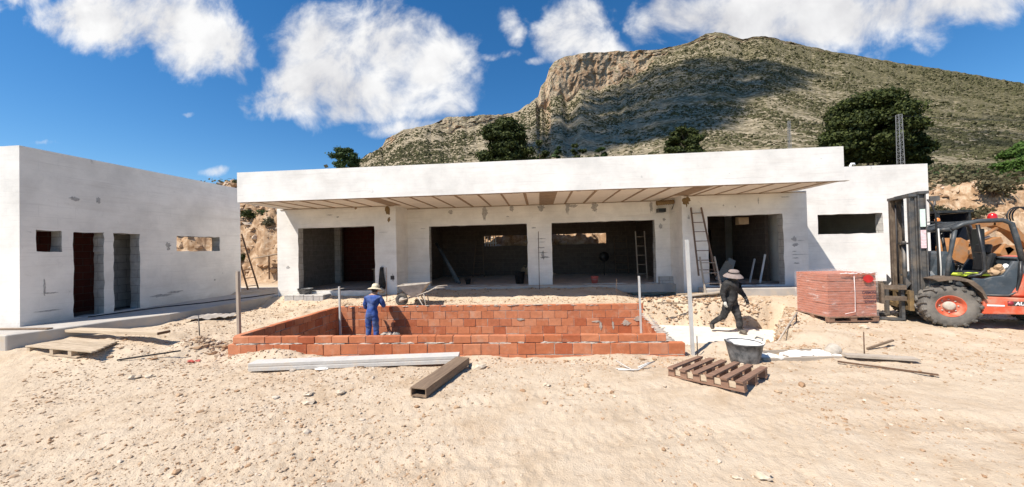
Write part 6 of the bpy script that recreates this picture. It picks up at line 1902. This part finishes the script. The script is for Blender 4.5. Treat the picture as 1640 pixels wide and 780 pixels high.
def leaves(name, clumps, n_per, leaf, mat, parent, seed=0, shell=0.55, up=0.25):
    """clumps: (cx,cy,cz, rx,ry,rz); leaf-sized quads spread through each clump, denser at its shell"""
    r_ = np.random.default_rng(seed)
    Vs = []
    for (cx, cy, cz, rx, ry, rz) in clumps:
        n = int(n_per)
        d = r_.normal(size=(n, 3)); d /= np.linalg.norm(d, axis=1, keepdims=True)
        rr_ = (shell + (1 - shell) * r_.uniform(0, 1, (n, 1)) ** 0.6) * (1 + 0.18 * r_.normal(size=(n, 1)))
        c = d * rr_ * np.array([rx, ry, rz]) + np.array([cx, cy, cz])
        nrm = d + r_.normal(size=(n, 3)) * 0.8; nrm[:, 2] += up; nrm /= np.linalg.norm(nrm, axis=1, keepdims=True)
        a = np.cross(nrm, r_.normal(size=(n, 3))); a /= np.linalg.norm(a, axis=1, keepdims=True)
        b = np.cross(nrm, a)
        s = leaf * r_.uniform(0.5, 1.3, (n, 1)); l = s * r_.uniform(0.45, 0.9, (n, 1))
        Vs.append(np.stack([c - a * s, c - b * l, c + a * s, c + b * l], 1))
    Vv = np.concatenate(Vs).reshape(-1, 3)
    F = np.arange(len(Vv)).reshape(-1, 4)
    return np_mesh(name, Vv, F, mat, parent)


def tree(name, label, base, height, width, mat, seed, n_cl=40, n_per=120, leaf=0.25, trunk=0.3, crown_lo=0.3, flat=1.0, group=None, cat='tree', lean=0.0, shape='round', extra=()):
    r_ = random.Random(seed)
    o = thing(name, label, cat, base, 0, group)
    cl = []
    H0 = height * crown_lo
    for k in range(n_cl):
        a = r_.uniform(0, 2 * PI)
        t_ = r_.random()
        if shape == 'round': prof = math.sqrt(max(0.0, 1 - (2 * t_ - 1) ** 2)) * (0.9 if t_ > 0.4 else 1.0)
        elif shape == 'cone': prof = max(0.12, 1 - t_) ** 0.8
        else: prof = 0.55 + 0.45 * math.sin(PI * min(1, t_ * 1.1))
        rr_ = width / 2 * prof * math.sqrt(r_.uniform(0.25, 1.0)) * 0.82
        sz = width * r_.uniform(0.09, 0.17) * (1 if shape != 'cone' else 0.9)
        cl.append((rr_ * math.cos(a) + lean * t_, rr_ * math.sin(a), H0 + (height - H0) * (0.06 + 0.90 * t_) - sz * 0.3, sz, sz, sz * 0.62 * flat))
    cl += list(extra)
    m = MB()
    top = height * 0.8
    m.tube([(0, 0, -0.4), (0.02 * height * 0.2, 0, H0 * 0.6), (lean * 0.4, 0.03, H0 + (height - H0) * 0.4), (lean * 0.8, 0, top)], [trunk, trunk * 0.8, trunk * 0.5, trunk * 0.12], 10)
    tr = m.build('trunk', M['bark'], o)
    m = MB()
    for c in cl[::3]:
        zb_ = max(H0 * 0.7, min(top * 0.9, c[2] - 0.35 * math.hypot(c[0], c[1])))
        m.tube([(lean * 0.3, 0, zb_), (c[0] * 0.5, c[1] * 0.5, (zb_ + c[2]) / 2 + 0.1), (c[0], c[1], c[2])], [trunk * 0.32, trunk * 0.2, trunk * 0.06], 6)
    q = m.build('limb', M['bark'], o); q.parent = tr
    leaves('crown', cl, n_per, leaf, mat, o, seed)
    return o


def tbase(x, y): return (x, y, gz(x, y) - 0.1)


# big umbrella pine behind the side wing with a lower companion crown to its right
px_, py_ = 41.0, 46.0
hz = gz(px_, py_)
tree('pine_tree', 'largest dark pine with a broad dense crown behind the side wing roof', (px_ + 0.3, py_, hz - 0.2), 20.6 - hz, 10.6, M['pine'], 3, 120, 420, 0.19, 0.42, 0.20, 0.72)
tree('pine_tree', 'lower dark pine at the right flank of the largest pine', (45.3, 46.0, gz(45.3, 46) - 0.2), 15.2 - gz(45.3, 46), 5.6, M['pine'], 4, 50, 380, 0.19, 0.3, 0.15, 0.72)
tree('pine_tree', 'rounded dark pine standing left of centre above the canopy roof', (-4.8, 50.0, gz(-4.8, 50) - 0.2), 21.4 - gz(-4.8, 50), 8.4, M['pine'], 5, 90, 400, 0.19, 0.36, 0.25, 0.8)
tree('olive_tree', 'small pale green tree alone on the skyline left of the mountain', (-26.3, 45.0, gz(-26.3, 45) - 0.2), 16.8 - gz(-26.3, 45), 4.4, M['olive'], 6, 44, 220, 0.125, 0.2, 0.35, 0.9)
tree('pine_tree', 'small broad dark tree above the middle of the canopy roof right half', (24.9, 60.0, gz(24.9, 60) - 0.2), 22.2 - gz(24.9, 60), 6.6, M['pine'], 8, 60, 300, 0.18, 0.28, 0.15, 0.8, shape='dome')
tree('leafy_tree', 'bright green leafy tree at the right edge on the scrub slope', (45.4, 35.0, gz(45.4, 35) - 0.2), 11.0 - gz(45.4, 35), 5.6, M['bright'], 9, 50, 320, 0.14, 0.2, 0.08, 0.85)
for k, (x_, y_, zt, w_) in enumerate(((0.5, 58, 20.4, 4.0), (3.4, 60, 20.5, 2.6), (7.1, 60, 20.4, 3.6), (11.4, 62, 20.0, 3.0), (-2.2, 60, 19.6, 3.8))):
    lab = ('grey green bush just right of the rounded pine', 'narrow dark bush between the rounded pine and the small trees', 'dark rounded bush right of centre above the roof line', 'low dark bush farthest right of the row above the roof line', 'low bush at the foot of the rounded pine')[k]
    b0 = gz(x_, y_)
    tree('bush', lab, (x_, y_, b0 - 0.2), zt - b0, w_, M['olive'] if k % 2 else M['pine'], 20 + k, 22, 90, 0.22, 0.12, 0.1, 0.85, group='bushes along the roof line', cat='bush')
# shrubs on the cut bank: one label of each picked by what it stands by
def shrub(x_, y_, r_, mat, lab, seed, cat='shrub', grp='shrubs on the cut bank'):
    z_ = gz(x_, y_)
    o = thing('shrub', lab, cat, (x_, y_, z_), 0, grp)
    rr_ = random.Random(seed)
    cl = [(rr_.uniform(-0.55, 0.55) * r_, rr_.uniform(-0.5, 0.5) * r_, r_ * rr_.uniform(0.15, 0.6), r_ * 0.42, r_ * 0.42, r_ * 0.32) for _ in range(9)]
    leaves('foliage', cl, 70, r_ * 0.10, mat, o, seed, 0.3)
    m = MB()
    for c in cl[::2]: m.tube([(0, 0, -0.05), (c[0] * 0.6, c[1] * 0.6, c[2])], [0.03 * r_, 0.012 * r_], 5)
    m.build('stem', M['bark'], o)
SH = [(-15.8, 18.7, 0.55, 'olive', 'grey shrub high on the bank in the gap left of the canopy'), (-14.6, 18.9, 0.50, 'pine', 'dark shrub at the right top of the bank gap beside the wing'), (-16.6, 18.6, 0.62, 'pine', 'dark shrub beside the annex corner high on the bank'),
      (-16.3, 17.8, 0.5, 'pine', 'dark shrub low on the bank beside the annex corner'), (-14.7, 17.9, 0.5, 'dry', 'dry shrub low on the bank in the gap beside the wing'), (-19.0, 17.6, 0.5, 'pine', 'dark shrub seen through the annex window opening'),
      (-19.6, 21.0, 0.36, 'pine', 'dark shrub on the bank crest left of the canopy end'), (-21.2, 21.2, 0.34, 'pine', 'second dark shrub on the bank crest above the annex'), (-22.6, 21.4, 0.32, 'dry', 'third shrub on the bank crest farthest left above the annex'), (-18.6, 20.6, 0.36, 'dry', 'dry shrub on the bank crest touching the canopy end'),
      (21.4, 17.9, 0.95, 'dry', 'largest dry shrub on the right bank above the red beacon'), (17.6, 16.9, 0.60, 'dry', 'dry shrub on the right bank close to the side wing wall'), (19.6, 17.2, 0.62, 'dry', 'dry shrub on the right bank between the wing and the largest shrub'), (18.9, 17.9, 0.5, 'dry', 'small dry shrub higher on the right bank near the wing'), (24.6, 18.3, 0.7, 'dry', 'dry shrub at the far right of the right bank')]
for k, (x_, y_, r_, mk, lab) in enumerate(SH): shrub(x_, y_, r_, M[mk], lab, 40 + k)
# scrub growing on the slope behind the bank: nobody could count it
n = 2600
X = np.concatenate([rng.uniform(14, 78, 1900), rng.uniform(-30, 14, 700)]); Y = 21.5 + rng.uniform(0, 1, n) ** 1.3 * 72
kp = (fbm(X * 0.12, Y * 0.12, 4, 151) > rng.uniform(-0.75, 0.45, n)) & ~((X < -20) & (Y > 30) & (rng.uniform(0, 1, n) < 0.6))
X, Y = X[kp], Y[kp]; Z = ground_z(X, Y)
rs = (0.25 + 0.5 * rng.uniform(0, 1, len(X)) ** 2) * (0.8 + Y / 75)
cls = np.stack([X, Y, Z + rs * 0.4, rs, rs, rs * 0.7], -1)
lf = leaves('slope_scrub', cls, 46, 0.15, M['dry'], None, 77, 0.35)
tag(lf, 'mixed olive and dark scrub covering the slope behind the bank', 'scrub', kind='stuff')
cls = cls[rng.uniform(0, 1, len(cls)) < 0.4]; cls = cls + np.array([0.8, 0.5, 0, 0, 0, 0])
lf = leaves('green_scrub', cls, 60, 0.17, M['olive'], None, 78, 0.35)
tag(lf, 'darker green scrub growing between the dry scrub on the slope', 'scrub', kind='stuff')

# ================================================================== pylons and wires
def pylon(label, x_, y_, ztop, w_, bays, mat):
    zb = gz(x_, y_)
    o = thing('lattice_mast', label, 'lattice mast', (x_, y_, zb))
    H = ztop - zb
    m = MB()
    cor = [(-1, -1), (1, -1), (1, 1), (-1, 1)]
    for sx_, sy_ in cor: m.bar((sx_ * w_ / 2, sy_ * w_ / 2, 0), (sx_ * w_ / 2 * 0.8, sy_ * w_ / 2 * 0.8, H), 0.045, 0.045)
    m.build('corner_leg', mat, o)
    m = MB()
    for k in range(bays + 1):
        z_ = H * k / bays; s_ = w_ / 2 * (1 - 0.2 * k / bays)
        for i in range(4):
            a, b_ = cor[i], cor[(i + 1) % 4]
            m.bar((a[0] * s_, a[1] * s_, z_), (b_[0] * s_, b_[1] * s_, z_), 0.028, 0.028)
            if k < bays and i % 2 == k % 2:
                s2 = w_ / 2 * (1 - 0.2 * (k + 1) / bays)
                m.bar((a[0] * s_, a[1] * s_, z_), (b_[0] * s2, b_[1] * s2, H * (k + 1) / bays), 0.024, 0.024)
    m.build('bracing', mat, o)
    return o


M['lattice'] = simple('galvanised_lattice', (0.22, 0.22, 0.22), 0.6, 0.12, 5)
pylon('tall grey lattice mast in front of the largest pine', 39.0, 40.0, 15.3, 0.40, 16, M['lattice'])
pylon('small distant lattice mast above the right end of the canopy roof', 44.5, 64.0, 23.2, 0.36, 12, M['lattice'])
wr_ = thing('power_line', 'single thin power line running right from the tall lattice mast', 'wire', (39.0, 40.0, 15.2))
m = MB()
pts = [(39.0 + 40 * t_, 40.0 + 10 * t_, 15.2 + 3.0 * t_ - 2.2 * math.sin(PI * t_) * 0.5) for t_ in np.linspace(0, 1, 16)]
m.tube(pts, 0.022, 5); m.build('strand', M['cable'], wr_, True)
wr_ = thing('power_line', 'single thin power line running left from the tall lattice mast', 'wire', (39.0, 40.0, 15.2))
m = MB(); m.tube([(39.0 + (44.5 - 39) * t_, 40.0 + 24 * t_, 15.2 + 7.8 * t_ - 0.5 * math.sin(PI * t_)) for t_ in np.linspace(0, 1, 12)], 0.02, 5); m.build('strand', M['cable'], wr_, True)
# rooftop odds and ends on the side wing
rv = thing('roof_vent', 'small white curved vent pipe on the side wing roof', 'vent', (10.95, 12.9, 4.2))
m = MB(); m.tube([(0, 0, 0), (0, 0, 0.32), (0.04, 0, 0.38), (0.11, 0, 0.38), (0.13, 0, 0.33)], 0.035, 8); m.build('pipe', M['whitepaint'], rv)
rs_ = thing('roof_rubble', 'low heap of rubble on the side wing roof beside the canopy end', 'rubble heap', (9.1, 13.6, 4.2))
m = MB()
for k in range(7): m.blob((random.uniform(-0.6, 0.6), random.uniform(-0.2, 0.2), 0.18), (0.3, 0.2, 0.22), k, 1, 0.3)
m.build('heap', M['gravel'], rs_)

# ================================================================== the cloud that shades the mountainside
SHP = [(-0.035, 0.2902), (0.075, 0.3633), (0.184, 0.4388), (0.343, 0.501), (0.463, 0.5233), (0.663, 0.5012), (0.775, 0.4557), (0.66, 0.4195), (0.577, 0.3982), (0.542, 0.3563), (0.474, 0.3247), (0.25, 0.2913), (0.073, 0.2634)]
SHQ = [(0.97, 0.235), (1.0, 0.30), (1.12, 0.315), (1.35, 0.325), (1.45, 0.27), (1.35, 0.235), (1.1, 0.225)]
SHR = [(-0.52, 0.255), (-0.40, 0.325), (-0.30, 0.335), (-0.22, 0.33), (-0.12, 0.30), (-0.10, 0.25), (-0.3, 0.22)]


def in_poly(u, w_, poly):
    c = False
    for (x1, y1), (x2, y2) in zip(poly, poly[1:] + poly[:1]):
        if (y1 > w_) != (y2 > w_) and u < (x2 - x1) * (w_ - y1) / (y2 - y1) + x1: c = not c
    return c


def slope_point(u, w_):
    i = int(np.argmin(np.abs(mu - u)))
    cw_ = (V[i, :330, 2] - CZ) / V[i, :330, 1]
    k = int(np.argmin(np.abs(cw_ - w_)))
    return Vector(V[i, k])


def cloud(name, label, poly, n, lift, rmin, rmax, seed):
    r_ = random.Random(seed)
    us_, ws_ = [p[0] for p in poly], [p[1] for p in poly]
    pts = []
    while len(pts) < n:
        u, w_ = r_.uniform(min(us_), max(us_)), r_.uniform(min(ws_), max(ws_))
        if in_poly(u, w_, poly): pts.append(slope_point(u, w_) - SUN * lift)
    P3 = np.array([p[:] for p in pts])
    o = scatter(name, P3, np.array([r_.uniform(rmin, rmax) for _ in pts]), M['cloudmat'], 0.6, 0.15, seed)
    tag(o, label, 'cloud', kind='structure')


t = NT('cloud_vapour')                                  # cloud lets part of the sunlight through
t.fin((0.9, 0.9, 0.9), 1.0)
tr_ = t.n('ShaderNodeBsdfTransparent')
mx = t.n('ShaderNodeMixShader', i_0=0.84); t.L(t.b.outputs[0], mx.inputs[1]); t.L(tr_.outputs[0], mx.inputs[2]); t.L(mx.outputs[0], t.out.inputs['Surface'])
M['cloudmat'] = t.m
cloud('cloud', 'broad white cloud overhead that shades the mountainside', SHP, 900, 900, 12, 19, 1)
cloud('cloud', 'smaller white cloud overhead that shades the right hand slope', SHQ, 150, 900, 5, 9, 2)
